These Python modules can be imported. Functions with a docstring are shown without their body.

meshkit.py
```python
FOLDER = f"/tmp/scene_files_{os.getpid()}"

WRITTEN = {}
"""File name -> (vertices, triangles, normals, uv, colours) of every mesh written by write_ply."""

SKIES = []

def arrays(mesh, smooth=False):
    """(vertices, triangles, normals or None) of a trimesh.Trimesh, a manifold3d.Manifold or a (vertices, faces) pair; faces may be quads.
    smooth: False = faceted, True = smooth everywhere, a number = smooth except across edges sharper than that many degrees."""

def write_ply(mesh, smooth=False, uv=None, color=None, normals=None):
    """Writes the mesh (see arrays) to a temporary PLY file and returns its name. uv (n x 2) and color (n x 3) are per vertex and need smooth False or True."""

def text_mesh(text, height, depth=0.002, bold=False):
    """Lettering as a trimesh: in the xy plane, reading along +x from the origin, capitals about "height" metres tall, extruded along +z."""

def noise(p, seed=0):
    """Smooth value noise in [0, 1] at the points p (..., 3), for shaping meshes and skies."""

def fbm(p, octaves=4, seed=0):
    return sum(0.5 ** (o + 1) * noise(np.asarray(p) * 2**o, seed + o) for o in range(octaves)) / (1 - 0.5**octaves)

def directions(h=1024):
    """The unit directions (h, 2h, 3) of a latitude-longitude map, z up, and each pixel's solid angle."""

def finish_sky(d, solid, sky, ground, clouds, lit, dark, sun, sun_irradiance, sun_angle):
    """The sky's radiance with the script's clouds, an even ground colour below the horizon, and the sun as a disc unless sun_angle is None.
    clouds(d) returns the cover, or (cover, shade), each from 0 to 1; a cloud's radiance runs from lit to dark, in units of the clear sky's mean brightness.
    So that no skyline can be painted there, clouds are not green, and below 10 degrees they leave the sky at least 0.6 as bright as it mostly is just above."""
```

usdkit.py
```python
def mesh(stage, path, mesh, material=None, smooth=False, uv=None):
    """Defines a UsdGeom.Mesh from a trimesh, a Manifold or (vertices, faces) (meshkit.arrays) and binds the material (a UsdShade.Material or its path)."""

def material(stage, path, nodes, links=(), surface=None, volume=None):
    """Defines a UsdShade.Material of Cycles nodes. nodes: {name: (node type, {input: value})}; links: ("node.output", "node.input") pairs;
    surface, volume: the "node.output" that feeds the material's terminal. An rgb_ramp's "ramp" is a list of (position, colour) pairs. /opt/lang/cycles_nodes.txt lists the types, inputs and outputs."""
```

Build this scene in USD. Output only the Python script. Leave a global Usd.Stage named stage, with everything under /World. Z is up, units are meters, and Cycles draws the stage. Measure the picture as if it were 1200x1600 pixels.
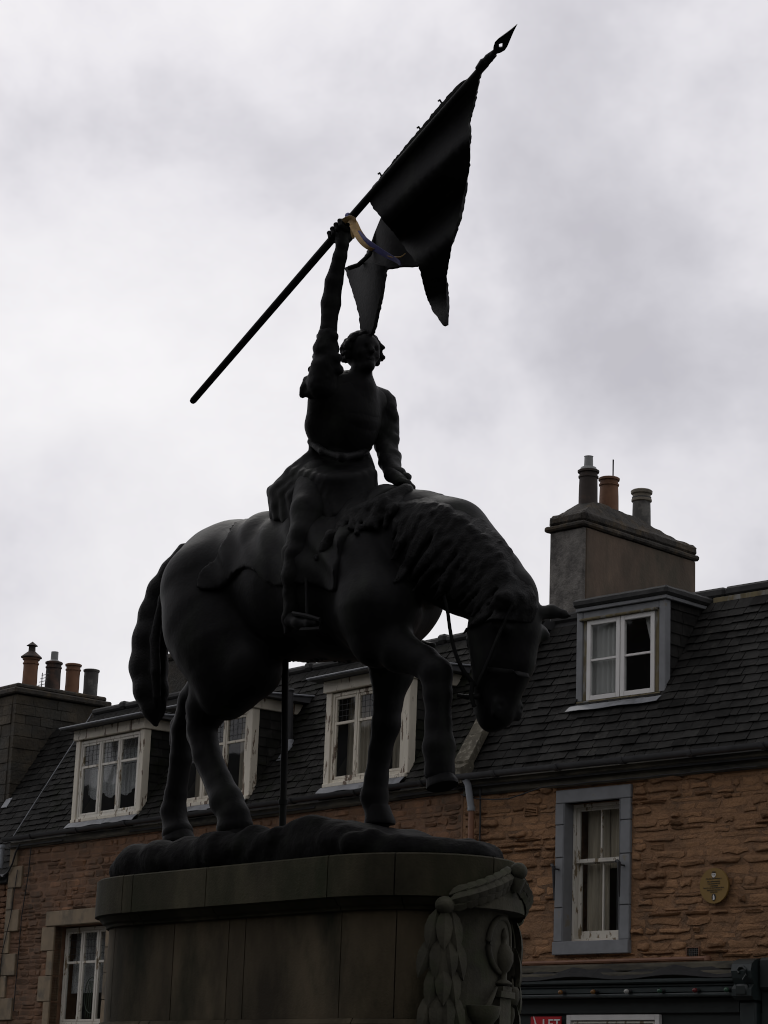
import math, random
import numpy as np, trimesh
from scipy.spatial import ConvexHull, Delaunay
from shapely.geometry import Polygon, Point, box as sbox
from shapely import contains_xy
import usdkit, meshkit
from pxr import Usd, UsdGeom, UsdLux, UsdShade, Gf, Sdf

rng = random.Random(7)
stage = Usd.Stage.CreateInMemory()
UsdGeom.SetStageUpAxis(stage, UsdGeom.Tokens.z)
UsdGeom.SetStageMetersPerUnit(stage, 1.0)
UsdGeom.Xform.Define(stage, '/World')

# ------------------------------------------------------------------ camera
FPX, PITCH, ROLL = 3585.0, math.radians(14.9), math.radians(2.18)   # focal length in pixels of a 1200 x 1600 picture
EYE = np.array([0, 0, 1.6])
FWD = np.array([0, math.cos(PITCH), math.sin(PITCH)])
_r, _u = np.array([1.0, 0, 0]), np.array([0, -math.sin(PITCH), math.cos(PITCH)])
RIGHT, UP = math.cos(ROLL) * _r + math.sin(ROLL) * _u, math.cos(ROLL) * _u - math.sin(ROLL) * _r
cam = UsdGeom.Camera.Define(stage, '/World/camera')
m = np.eye(4); m[0, :3], m[1, :3], m[2, :3], m[3, :3] = RIGHT, UP, -FWD, EYE
cam.AddTransformOp().Set(Gf.Matrix4d(*m.ravel().tolist()))
cam.CreateHorizontalApertureAttr(24.0); cam.CreateVerticalApertureAttr(32.0)
cam.CreateFocalLengthAttr(24.0 * FPX / 1200)
cam.CreateClippingRangeAttr(Gf.Vec2f(0.1, 5000))
EXPOSURE = 0.0
cam.CreateExposureAttr(EXPOSURE)

# ------------------------------------------------------------------ sky and sun (overcast, the sun behind the cloud ahead)
SUN_AZ, SUN_EL = math.radians(-12), math.radians(42)   # cloud is brightest round the hidden sun and dulls away from it
SUN_DIR = (math.sin(SUN_AZ) * math.cos(SUN_EL), math.cos(SUN_AZ) * math.cos(SUN_EL), math.sin(SUN_EL))
sky = UsdLux.DomeLight.Define(stage, '/World/sky')
sky.GetPrim().SetCustomDataByKey('kind', 'structure')
sky.GetPrim().SetCustomDataByKey('label', 'grey overcast sky with soft bright cloud')
skym = usdkit.material(stage, '/World/Looks/sky', {
    'tc': ('texture_coordinate', {}),
    'sky': ('sky_texture', {'sky_type': 'single_scattering', 'sun_disc': False, 'sun_elevation': SUN_EL, 'sun_rotation': SUN_AZ}),
    'map': ('mapping', {'scale': (1.0, 1.0, 1.15), 'location': (3.2, 1.8, -1.5)}),
    'n1': ('noise_texture', {'scale': 6.5, 'detail': 6.0, 'roughness': 0.55, 'distortion': 0.12}),
    'n2': ('noise_texture', {'scale': 1.9, 'detail': 2.0, 'roughness': 0.5}),
    'sum': ('math', {'math_type': 'multiply_add', 'value2': 0.65}),
    'half': ('math', {'math_type': 'multiply', 'value2': 0.35}),
    'ramp': ('rgb_ramp', {'ramp': [(0.34, (5.9, 5.75, 6.2)), (0.42, (7.1, 6.95, 7.4)), (0.48, (8.4, 8.2, 8.6)), (0.54, (9.2, 9.0, 9.25)), (0.62, (10.0, 9.8, 9.95)), (0.72, (10.4, 10.25, 10.3))]}),
    'dot': ('vector_math', {'math_type': 'dot_product', 'vector2': SUN_DIR}),
    'glow': ('rgb_ramp', {'ramp': [(t, (g,) * 3) for t, g in [(x / 20, 0.36 + 0.64 * (x / 20) ** 2.6) for x in range(21)]]}),
    'half1': ('math', {'math_type': 'multiply_add', 'value2': 0.5, 'value3': 0.5}),
    'lit': ('mix_color', {'blend_type': 'multiply', 'fac': 1.0, 'use_clamp': False}),
    'mix': ('mix_color', {'fac': 0.95, 'use_clamp': False}),
    'bg': ('background_shader', {'strength': 0.1}),
}, [('tc.generated', 'map.vector'), ('map.vector', 'n1.vector'), ('map.vector', 'n2.vector'), ('n2.fac', 'half.value1'),
    ('n1.fac', 'sum.value1'), ('half.value', 'sum.value3'), ('sum.value', 'ramp.fac'),
    ('tc.generated', 'dot.vector1'), ('dot.value', 'half1.value1'), ('half1.value', 'glow.fac'), ('ramp.color', 'lit.a'), ('glow.color', 'lit.b'),
    ('sky.color', 'mix.a'), ('lit.result', 'mix.b'), ('mix.result', 'bg.color')], surface='bg.background')
UsdShade.MaterialBindingAPI.Apply(sky.GetPrim()).Bind(skym)
sun = UsdLux.DistantLight.Define(stage, '/World/sun')
sun.CreateNormalizeAttr(True); sun.CreateIntensityAttr(0.12); sun.CreateAngleAttr(18.0); sun.CreateColorAttr(Gf.Vec3f(1, 0.97, 0.93))
to_sun = np.array([math.sin(SUN_AZ) * math.cos(SUN_EL), math.cos(SUN_AZ) * math.cos(SUN_EL), math.sin(SUN_EL)])
_x = np.cross([0, 0, 1], to_sun); _x /= np.linalg.norm(_x); _y = np.cross(to_sun, _x)
m = np.eye(4); m[0, :3], m[1, :3], m[2, :3] = _x, _y, to_sun
sun.AddTransformOp().Set(Gf.Matrix4d(*m.ravel().tolist()))

# ------------------------------------------------------------------ helpers
_names = {}
def numbered(parent, name):
    k = (str(parent), name); n = _names.get(k, 0); _names[k] = n + 1
    return f'{parent}/{name}' if n == 0 else f'{parent}/{name}_{n:03d}'
def say(p, label=None, cat=None, group=None, kind=None):
    for k, v in (('label', label), ('category', cat), ('group', group), ('kind', kind)):
        if v: p.SetCustomDataByKey(k, v)
    return p
def thing(name, label, cat, origin=(0, 0, 0), rotz=0.0, group=None):
    x = UsdGeom.Xform.Define(stage, numbered('/World', name))
    x.AddTranslateOp().Set(Gf.Vec3d(*map(float, origin))); x.AddRotateZOp().Set(math.degrees(rotz))
    return say(x.GetPrim(), label, cat, group)
def group_of(parent, name):
    """An Xform part whose children are its sub-parts."""
    return UsdGeom.Xform.Define(stage, numbered(parent.GetPath(), name)).GetPrim()
def part(parent, name, mesh, mat, smooth=False, label=None, kind=None):
    path = numbered(parent.GetPath() if parent is not None else '/World', name)
    if isinstance(mesh, list): mesh = cat(mesh)
    return say(usdkit.mesh(stage, path, mesh, mat, smooth).GetPrim(), label, None, None, kind)
def cat(ms):
    vs, fs, n = [], [], 0
    for a in ms:
        v, f, _ = meshkit.arrays(a); vs.append(v); fs.append(f + n); n += len(v)
    return np.vstack(vs), np.vstack(fs)

def _chamfer_template():
    p, key = [], []
    for ax in range(3):
        for s in (-1, 1):
            for a in (-1, 1):
                for b in (-1, 1):
                    q = [0, 0, 0]; q[ax] = s; o = [i for i in range(3) if i != ax]; q[o[0]], q[o[1]] = a, b
                    p.append(q); key.append(ax)
    p, key = np.array(p, float), np.array(key)
    pts = p.copy()
    for i, k in enumerate(key):
        for j in range(3):
            if j != k: pts[i, j] *= 0.8
    h = trimesh.convex.convex_hull(pts)
    from scipy.spatial import cKDTree
    idx = cKDTree(pts).query(h.vertices)[1]
    return p[idx], key[idx], np.array(h.faces)
_CP, _CK, _CF = _chamfer_template()
def cbox(lo, hi, c=0.01):
    """A box with chamfered edges, from corner lo to corner hi."""
    lo, hi = np.minimum(lo, hi).astype(float), np.maximum(lo, hi).astype(float)
    h = (hi - lo) / 2; c = min(c, h.min() * 0.6)
    v = _CP * h
    for j in range(3):
        k = _CK != j
        v[k, j] -= np.sign(v[k, j]) * c
    return v + (lo + hi) / 2, _CF
def tf(mesh, R=None, t=None):
    v, f, _ = meshkit.arrays(mesh)
    if R is not None: v = v @ np.asarray(R).T
    if t is not None: v = v + np.asarray(t)
    return v, f
def tube(pts, rad, sides=8, caps=True):
    p = np.asarray(pts, float); n = len(p); rad = np.broadcast_to(np.asarray(rad, float), (n,))
    t = np.gradient(p, axis=0); t /= np.linalg.norm(t, axis=1, keepdims=True) + 1e-12
    ref = np.array([0, 0, 1.0]) if abs(t[:, 2]).mean() < 0.8 else np.array([1.0, 0, 0])
    a = np.cross(t, ref); a /= np.linalg.norm(a, axis=1, keepdims=True) + 1e-12; b = np.cross(t, a)
    an = np.arange(sides) * 2 * np.pi / sides
    v = p[:, None] + rad[:, None, None] * (np.cos(an)[None, :, None] * a[:, None] + np.sin(an)[None, :, None] * b[:, None])
    v = v.reshape(-1, 3); f = []
    for i in range(n - 1):
        for j in range(sides):
            q = (i * sides + j, i * sides + (j + 1) % sides, (i + 1) * sides + (j + 1) % sides, (i + 1) * sides + j)
            f += [(q[0], q[2], q[1]), (q[0], q[3], q[2])]
    if caps:
        for e in (0, n - 1):
            c = len(v); v = np.vstack([v, p[e]])
            for j in range(sides):
                x, y = e * sides + j, e * sides + (j + 1) % sides
                f.append((c, x, y) if e == 0 else (c, y, x))
    return v, np.array(f)
def lathe(prof, centre, sides=20):
    """prof: (radius, z) from bottom to top."""
    prof = np.asarray(prof, float); n = len(prof); an = np.arange(sides) * 2 * np.pi / sides
    v = np.stack([prof[:, 0, None] * np.cos(an), prof[:, 0, None] * np.sin(an), np.repeat(prof[:, 1, None], sides, 1)], -1).reshape(-1, 3)
    f = []
    for i in range(n - 1):
        for j in range(sides):
            a, b = i * sides + j, i * sides + (j + 1) % sides
            f += [(a, b, b + sides), (a, b + sides, a + sides)]
    return v + np.asarray(centre, float), np.array(f)
def prism(poly, lo, hi, axis):
    """A shapely polygon (in the two other axes, in order) extruded along axis from lo to hi."""
    g = trimesh.creation.extrude_polygon(poly, hi - lo, engine='earcut')
    v = np.array(g.vertices); f = np.array(g.faces)
    o = {0: np.stack([v[:, 2] + lo, v[:, 0], v[:, 1]], 1), 1: np.stack([v[:, 0], v[:, 2] + lo, v[:, 1]], 1), 2: np.stack([v[:, 0], v[:, 1], v[:, 2] + lo], 1)}[axis]
    if axis == 1: f = f[:, ::-1]
    return o, f
def rough_box(lo, hi, amp, seed, step=0.09, round_=0.04):
    """A worn block: a chamfered box, subdivided and pushed about by noise."""
    v, f = cbox(lo, hi, round_); v, f = trimesh.remesh.subdivide_to_size(v, f, step); t = trimesh.Trimesh(v, f); t.merge_vertices()
    n = t.vertex_normals; w = meshkit.fbm(np.array(t.vertices) * 4.5, 3, seed) - 0.5
    return np.array(t.vertices) + n * (w * 2 * amp)[:, None], np.array(t.faces)
def hull(pts):
    h = trimesh.convex.convex_hull(np.asarray(pts, float)); return np.array(h.vertices), np.array(h.faces)
def sheet_grid(P, thick):
    """P (n, m, 3) a grid of points: a closed thin sheet."""
    n, mm, _ = P.shape
    du, dv = np.gradient(P, axis=0), np.gradient(P, axis=1)
    nn = np.cross(du, dv); nn /= np.linalg.norm(nn, axis=2, keepdims=True) + 1e-12
    A, B = (P + nn * thick / 2).reshape(-1, 3), (P - nn * thick / 2).reshape(-1, 3)
    f, N = [], n * mm
    for i in range(n - 1):
        for j in range(mm - 1):
            a, b, c, d = i * mm + j, (i + 1) * mm + j, (i + 1) * mm + j + 1, i * mm + j + 1
            f += [(a, b, c), (a, c, d), (a + N, c + N, b + N), (a + N, d + N, c + N)]
    rim = [(i * mm, (i + 1) * mm) for i in range(n - 1)] + [((n - 1) * mm + j, (n - 1) * mm + j + 1) for j in range(mm - 1)] + \
          [((i + 1) * mm + mm - 1, i * mm + mm - 1) for i in range(n - 1)] + [(j + 1, j) for j in range(mm - 1)]
    for a, b in rim: f += [(a, b + N, b), (a, a + N, b + N)]
    return np.vstack([A, B]), np.array(f)

# ------------------------------------------------------------------ materials
def mat(name, base, var=0.25, scale=6.0, rough=0.7, bump=0.3, bscale=40.0, tint=None, tint_scale=1.5, tint_lo=0.5, tint_hi=0.65, rnd=0.0, island=False, metallic=0.0, bdist=0.01, stretch=(1, 1, 1), spec=0.5):
    """Procedural colour: base, mottled by noise; a second colour 'tint' in patches; rnd varies it from piece to piece."""
    base = np.array(base, float)
    N = {'geo': ('geometry', {}), 'map': ('mapping', {'scale': stretch}),
         'n': ('noise_texture', {'scale': scale, 'detail': 5.0, 'roughness': 0.6}),
         'r': ('rgb_ramp', {'ramp': [(0.3, base * (1 - var)), (0.5, base), (0.72, np.minimum(base * (1 + var), 1))]}),
         'nb': ('noise_texture', {'scale': bscale, 'detail': 4.0, 'roughness': 0.6}),
         'b': ('bump', {'strength': bump, 'distance': bdist}),
         'p': ('principled_bsdf', {'roughness': rough, 'metallic': metallic, 'specular_ior_level': spec})}
    L = [('geo.position', 'map.vector'), ('map.vector', 'n.vector'), ('n.fac', 'r.fac'), ('geo.position', 'nb.vector'), ('nb.fac', 'b.height'), ('b.normal', 'p.normal')]
    col = 'r.color'
    if tint is not None:
        N |= {'tn': ('noise_texture', {'scale': tint_scale, 'detail': 6.0, 'roughness': 0.65}),
              'tr': ('rgb_ramp', {'ramp': [(tint_lo, (0, 0, 0)), (tint_hi, (1, 1, 1))]}), 'tm': ('mix_color', {'b': tint})}
        L += [('map.vector', 'tn.vector'), ('tn.fac', 'tr.fac'), ('tr.color', 'tm.fac'), (col, 'tm.a')]; col = 'tm.result'
    if rnd:
        N |= {'oi': ('geometry', {}) if island else ('object_info', {}), 'rr': ('map_range', {'from_min': 0, 'from_max': 1, 'to_min': 1 - rnd, 'to_max': 1 + rnd}),
              'hv': ('hsv', {'hue': 0.5, 'saturation': 1.0, 'fac': 1.0})}
        L += [('oi.random_per_island' if island else 'oi.random', 'rr.value'), ('rr.result', 'hv.value'), (col, 'hv.color')]; col = 'hv.color'
    L += [(col, 'p.base_color')]
    return usdkit.material(stage, f'/World/Looks/{name}', N, L, surface='p.BSDF')

M = {}
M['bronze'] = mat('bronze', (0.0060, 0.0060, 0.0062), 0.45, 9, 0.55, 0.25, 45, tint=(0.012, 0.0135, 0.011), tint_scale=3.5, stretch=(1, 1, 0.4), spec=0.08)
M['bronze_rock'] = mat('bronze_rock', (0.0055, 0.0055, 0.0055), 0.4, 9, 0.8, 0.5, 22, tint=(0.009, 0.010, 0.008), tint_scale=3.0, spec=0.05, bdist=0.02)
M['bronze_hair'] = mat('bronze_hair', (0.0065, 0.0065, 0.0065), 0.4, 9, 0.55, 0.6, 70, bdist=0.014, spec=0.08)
M['pedestal'] = mat('pedestal_stone', (0.075, 0.060, 0.037), 0.55, 2.4, 0.95, 0.4, 60, tint=(0.019, 0.0195, 0.010), tint_scale=1.7, tint_lo=0.47, tint_hi=0.66, rnd=0.15, stretch=(1, 1, 0.42), spec=0.2)
M['pedestal_top'] = mat('mossy_cornice_stone', (0.044, 0.039, 0.023), 0.55, 2.6, 0.95, 0.4, 60, tint=(0.019, 0.0215, 0.009), tint_scale=2.2, tint_lo=0.45, tint_hi=0.68, rnd=0.12, stretch=(1, 1, 0.5), spec=0.2)
M['carving'] = mat('carved_stone', (0.040, 0.037, 0.024), 0.45, 5, 0.95, 0.4, 60, tint=(0.03, 0.036, 0.014), tint_scale=3, tint_lo=0.48, tint_hi=0.66, rnd=0.12)
M['rubble_r'] = mat('painted_rubble', (0.295, 0.158, 0.074), 0.25, 3.5, 0.9, 1.0, 24, tint=(0.175, 0.10, 0.052), tint_scale=2.0, tint_lo=0.48, tint_hi=0.72, rnd=0.11, bdist=0.02)
M['rubble_r_far'] = mat('painted_rubble_far', (0.295, 0.158, 0.074), 0.25, 3.5, 0.9, 1.0, 24, tint=(0.175, 0.10, 0.052), tint_scale=2.0, tint_lo=0.48, tint_hi=0.72, rnd=0.11, island=True, bdist=0.02)
M['mortar_r'] = mat('painted_mortar', (0.25, 0.136, 0.067), 0.28, 5, 0.9, 1.0, 22, tint=(0.15, 0.088, 0.048), tint_scale=3, bdist=0.03)
M['rubble_l'] = mat('red_rubble', (0.195, 0.098, 0.048), 0.35, 5, 0.9, 0.9, 36, tint=(0.10, 0.064, 0.038), tint_scale=1.6, tint_lo=0.44, tint_hi=0.66, rnd=0.2)
M['rubble_l_far'] = mat('red_rubble_far', (0.195, 0.098, 0.048), 0.35, 5, 0.9, 0.9, 36, tint=(0.10, 0.064, 0.038), tint_scale=1.6, tint_lo=0.44, tint_hi=0.66, rnd=0.2, island=True)
M['mortar_l'] = mat('pale_mortar', (0.165, 0.092, 0.052), 0.3, 8, 0.95, 0.8, 40)
M['dressed'] = mat('dressed_stone', (0.23, 0.175, 0.11), 0.2, 4, 0.9, 0.3, 60, tint=(0.11, 0.095, 0.07), tint_scale=2.5, rnd=0.1)
M['old_wall'] = mat('old_gable_stone', (0.046, 0.037, 0.024), 0.55, 3.5, 0.95, 0.9, 20, tint=(0.032, 0.03, 0.024), tint_scale=1.6, tint_lo=0.45, tint_hi=0.62, rnd=0.3, bdist=0.03)
M['slate_r'] = mat('slate_right', (0.020, 0.0195, 0.018), 0.45, 4, 0.8, 0.7, 45, tint=(0.040, 0.039, 0.034), tint_scale=5, tint_lo=0.58, tint_hi=0.72, rnd=0.34, spec=0.08)
M['slate_r_far'] = mat('slate_right_far', (0.020, 0.0195, 0.018), 0.45, 4, 0.8, 0.7, 45, tint=(0.040, 0.039, 0.034), tint_scale=5, tint_lo=0.58, tint_hi=0.72, rnd=0.34, spec=0.08, island=True)
M['slate_l'] = mat('slate_left', (0.0255, 0.0248, 0.0225), 0.4, 5, 0.8, 0.7, 45, tint=(0.017, 0.019, 0.012), tint_scale=3, rnd=0.30, spec=0.08)
M['slate_l_far'] = mat('slate_left_far', (0.0255, 0.0248, 0.0225), 0.4, 5, 0.8, 0.7, 45, tint=(0.017, 0.019, 0.012), tint_scale=3, rnd=0.30, spec=0.08, island=True)
M['roof_board'] = mat('roof_boarding', (0.016, 0.016, 0.016), 0.3, 5, 0.9)
M['ridge'] = mat('ridge_stone', (0.022, 0.022, 0.021), 0.4, 6, 0.85, 0.5, 30)
M['lichen'] = mat('lichen_stone', (0.085, 0.075, 0.052), 0.4, 7, 0.95, 0.8, 30, tint=(0.19, 0.175, 0.135), tint_scale=14, tint_lo=0.54, tint_hi=0.62)
M['white'] = mat('white_paint', (0.66, 0.63, 0.55), 0.12, 6, 0.55, 0.25, 30, tint=(0.22, 0.17, 0.10), tint_scale=12, tint_lo=0.57, tint_hi=0.60, stretch=(1, 1, 0.3))
M['cream'] = mat('cream_paint', (0.62, 0.57, 0.46), 0.16, 5, 0.55, 0.3, 30, tint=(0.13, 0.085, 0.05), tint_scale=10, tint_lo=0.565, tint_hi=0.59, stretch=(1, 1, 0.22))
M['white_clean'] = mat('clean_white_paint', (0.66, 0.65, 0.62), 0.06, 6, 0.45, 0.1, 30)
M['bluegrey'] = mat('blue_grey_paint', (0.185, 0.192, 0.198), 0.14, 6, 0.7, 0.25, 40, tint=(0.19, 0.17, 0.13), tint_scale=3, tint_lo=0.62, tint_hi=0.66)
M['moss_wood'] = mat('weathered_frame', (0.13, 0.105, 0.05), 0.4, 9, 0.8, 0.4, 30, tint=(0.20, 0.20, 0.19), tint_scale=8, stretch=(1, 1, 0.3))
M['lead'] = mat('lead_flashing', (0.21, 0.22, 0.235), 0.25, 5, 0.5, 0.35, 14, tint=(0.10, 0.105, 0.11), tint_scale=3)
M['iron'] = mat('black_iron', (0.018, 0.018, 0.019), 0.3, 8, 0.5, 0.2, 40)
M['gutter'] = mat('grey_gutter', (0.055, 0.056, 0.058), 0.25, 6, 0.5, 0.2, 30)
M['grey_pipe'] = mat('grey_pipe', (0.22, 0.235, 0.25), 0.15, 6, 0.5, 0.1, 30)
M['brown_pipe'] = mat('brown_pipe', (0.21, 0.10, 0.055), 0.2, 6, 0.6, 0.2, 30)
M['render'] = mat('chimney_render', (0.105, 0.075, 0.052), 0.45, 2.6, 0.95, 0.5, 24, tint=(0.058, 0.05, 0.034), tint_scale=1.8, tint_lo=0.45, tint_hi=0.68, stretch=(1, 1, 0.45))
M['render_grey'] = mat('chimney_render_grey', (0.15, 0.14, 0.125), 0.5, 7, 0.95, 0.9, 30, tint=(0.06, 0.055, 0.05), tint_scale=3, tint_lo=0.48, tint_hi=0.64, bdist=0.02)
M['cope'] = mat('chimney_cope', (0.030, 0.026, 0.020), 0.6, 6, 0.95, 0.9, 20, tint=(0.07, 0.05, 0.026), tint_scale=4, bdist=0.02)
M['terracotta'] = mat('terracotta_pot', (0.17, 0.082, 0.042), 0.2, 7, 0.8, 0.25, 40, tint=(0.11, 0.055, 0.03), tint_scale=3, tint_lo=0.5, tint_hi=0.7)
M['sooty'] = mat('sooty_pot', (0.04, 0.03, 0.024), 0.3, 6, 0.85, 0.3, 40, tint=(0.13, 0.065, 0.04), tint_scale=3, tint_lo=0.52, tint_hi=0.72)
M['grey_pot'] = mat('grey_pot', (0.07, 0.068, 0.062), 0.3, 6, 0.85, 0.3, 40, tint=(0.14, 0.135, 0.12), tint_scale=6, tint_lo=0.55, tint_hi=0.65)
M['buff_pot'] = mat('buff_pot_rim', (0.17, 0.15, 0.115), 0.25, 8, 0.85, 0.3, 40)
M['metal_cowl'] = mat('metal_cowl', (0.20, 0.205, 0.20), 0.2, 8, 0.45, 0.1, 40)
M['shop_dark'] = mat('shop_dark_green', (0.009, 0.013, 0.012), 0.3, 6, 0.4, 0.1, 30)
M['shop_rail'] = mat('shop_rail_green', (0.012, 0.018, 0.0175), 0.3, 6, 0.45, 0.1, 30)
M['old_stone_band'] = mat('stained_cornice', (0.085, 0.075, 0.052), 0.4, 4, 0.9, 0.6, 20, tint=(0.02, 0.02, 0.017), tint_scale=2.5, tint_lo=0.45, tint_hi=0.62, stretch=(0.4, 0.4, 2))  # stains on the shop cornice; on the eaves its dark tone paints shade
M['plaque'] = mat('ochre_plaque', (0.21, 0.130, 0.034), 0.08, 4, 0.4, 0.05, 30)
M['plaque_ink'] = mat('plaque_ink', (0.035, 0.025, 0.012), 0.1, 4, 0.5, 0)
M['red'] = mat('sign_red', (0.42, 0.012, 0.018), 0.06, 4, 0.4, 0.05)
M['asphalt'] = mat('asphalt', (0.05, 0.05, 0.05), 0.25, 20, 0.9, 0.5, 120)
M['paving'] = mat('paving', (0.17, 0.16, 0.145), 0.2, 5, 0.9, 0.4, 40)
M['interior'] = mat('dark_room', (0.06, 0.055, 0.045), 0.2, 2, 0.9, 0.0)
M['ribbon_blue'] = mat('ribbon_blue', (0.045, 0.045, 0.16), 0.25, 30, 0.6, 0.2, 60)
M['ribbon_gold'] = mat('ribbon_gold', (0.34, 0.21, 0.06), 0.25, 30, 0.6, 0.2, 60)
def bulb_mat(name, c): M[name] = mat(name, c, 0.05, 6, 0.15, 0.0)
bulb_mat('bulb_amber', (0.13, 0.06, 0.015)); bulb_mat('bulb_clear', (0.34, 0.34, 0.32)); bulb_mat('bulb_red', (0.09, 0.012, 0.012)); bulb_mat('bulb_green', (0.02, 0.05, 0.03))
M['glass'] = usdkit.material(stage, '/World/Looks/window_glass', {
    'geo': ('geometry', {}), 'nb': ('noise_texture', {'scale': 2.5, 'detail': 1.0}), 'b': ('bump', {'strength': 0.05, 'distance': 0.02}),
    'fr': ('fresnel', {'IOR': 1.5}), 'one': ('math', {'math_type': 'subtract', 'value1': 1.0}), 'fm': ('math', {'math_type': 'multiply'}), 't': ('transparent_bsdf', {'color': (0.94, 0.95, 0.945)}), 'g': ('glossy_bsdf', {'roughness': 0.02, 'color': (0.9, 0.9, 0.9)}), 'x': ('mix_closure', {})},
    [('geo.position', 'nb.vector'), ('nb.fac', 'b.height'), ('b.normal', 'g.normal'), ('geo.backfacing', 'one.value2'), ('one.value', 'fm.value1'), ('fr.fac', 'fm.value2'), ('fm.value', 'x.fac'), ('t.BSDF', 'x.closure1'), ('g.BSDF', 'x.closure2')], surface='x.closure')
def cloth_mat(name, base, trans, lace=False):
    N = {'geo': ('geometry', {}), 'd': ('diffuse_bsdf', {'color': base}), 'tl': ('translucent_bsdf', {'color': trans}), 'x': ('mix_closure', {'fac': 0.35})}
    L = [('d.BSDF', 'x.closure1'), ('tl.BSDF', 'x.closure2')]
    out = 'x.closure'
    if lace:
        N |= {'v': ('voronoi_texture', {'scale': 38.0, 'feature': 'distance_to_edge'}), 'r': ('rgb_ramp', {'ramp': [(0.08, (1, 1, 1)), (0.16, (0.35, 0.35, 0.35))]}),
              'tr': ('transparent_bsdf', {}), 'y': ('mix_closure', {})}
        L += [('geo.position', 'v.vector'), ('v.distance', 'r.fac'), ('r.color', 'y.fac'), ('tr.BSDF', 'y.closure1'), ('x.closure', 'y.closure2')]; out = 'y.closure'
    return usdkit.material(stage, f'/World/Looks/{name}', N, L, surface=out)
M['curtain'] = cloth_mat('net_curtain', (0.75, 0.75, 0.73), (0.5, 0.5, 0.5))
M['lace'] = cloth_mat('lace_curtain', (0.78, 0.79, 0.80), (0.5, 0.5, 0.5), lace=True)
M['dim_net'] = cloth_mat('dim_net', (0.26, 0.27, 0.29), (0.2, 0.2, 0.2))  # blue grey cloth colour that paints a reflection into one sash pane
M['blind'] = mat('brown_curtain', (0.42, 0.37, 0.29), 0.3, 3, 0.9, 0.3, 12, stretch=(4, 4, 0.4))

# ------------------------------------------------------------------ the ground
def setting(name, mesh, mt, label): return say(part(None, name, mesh, mt), label, None, None, 'structure')
g = np.array([[-1500, -1500, 0], [1500, -1500, 0], [1500, 1500, 0], [-1500, 1500, 0]], float)
setting('road', (g, np.array([[0, 1, 2], [0, 2, 3]])), M['asphalt'], 'asphalt road surface round the monument')

# ------------------------------------------------------------------ houses: local axes u along the street (to the right), v into the house, z up
J = np.array([1.068, 27.113, 0.0])
ROT_R, ROT_L = math.radians(44.75 - 90), math.radians(38.73 - 90)
def frame_points(rot, P): c, s = math.cos(rot), math.sin(rot); P = np.asarray(P, float); return J + np.stack([P[..., 0] * c - P[..., 1] * s, P[..., 0] * s + P[..., 1] * c, P[..., 2]], -1)
def pixel(P):
    d = np.asarray(P, float) - EYE; w = d @ FWD; return np.stack([600 + FPX * (d @ RIGHT) / w, 800 - FPX * (d @ UP) / w], -1)
def seen(rot, p, blocked=True):
    x, y = pixel(frame_points(rot, p))
    if not (-25 < x < 1225 and -25 < y < 1625): return False
    if blocked and (155 < x < 820 and y > 1350): return False          # behind the pedestal
    if blocked and (260 < x < 690 and y < 1020): return False          # behind the horse
    return True
def ordered(pieces, rot):
    """Pieces (centre, mesh) that show, the nearest first, then the rest."""
    a = [q for q in pieces if seen(rot, q[0])]; b = [q for q in pieces if not seen(rot, q[0])]
    a.sort(key=lambda q: np.linalg.norm(frame_points(rot, q[0]) - EYE))
    return a[:300], a[300:] + b
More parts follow.
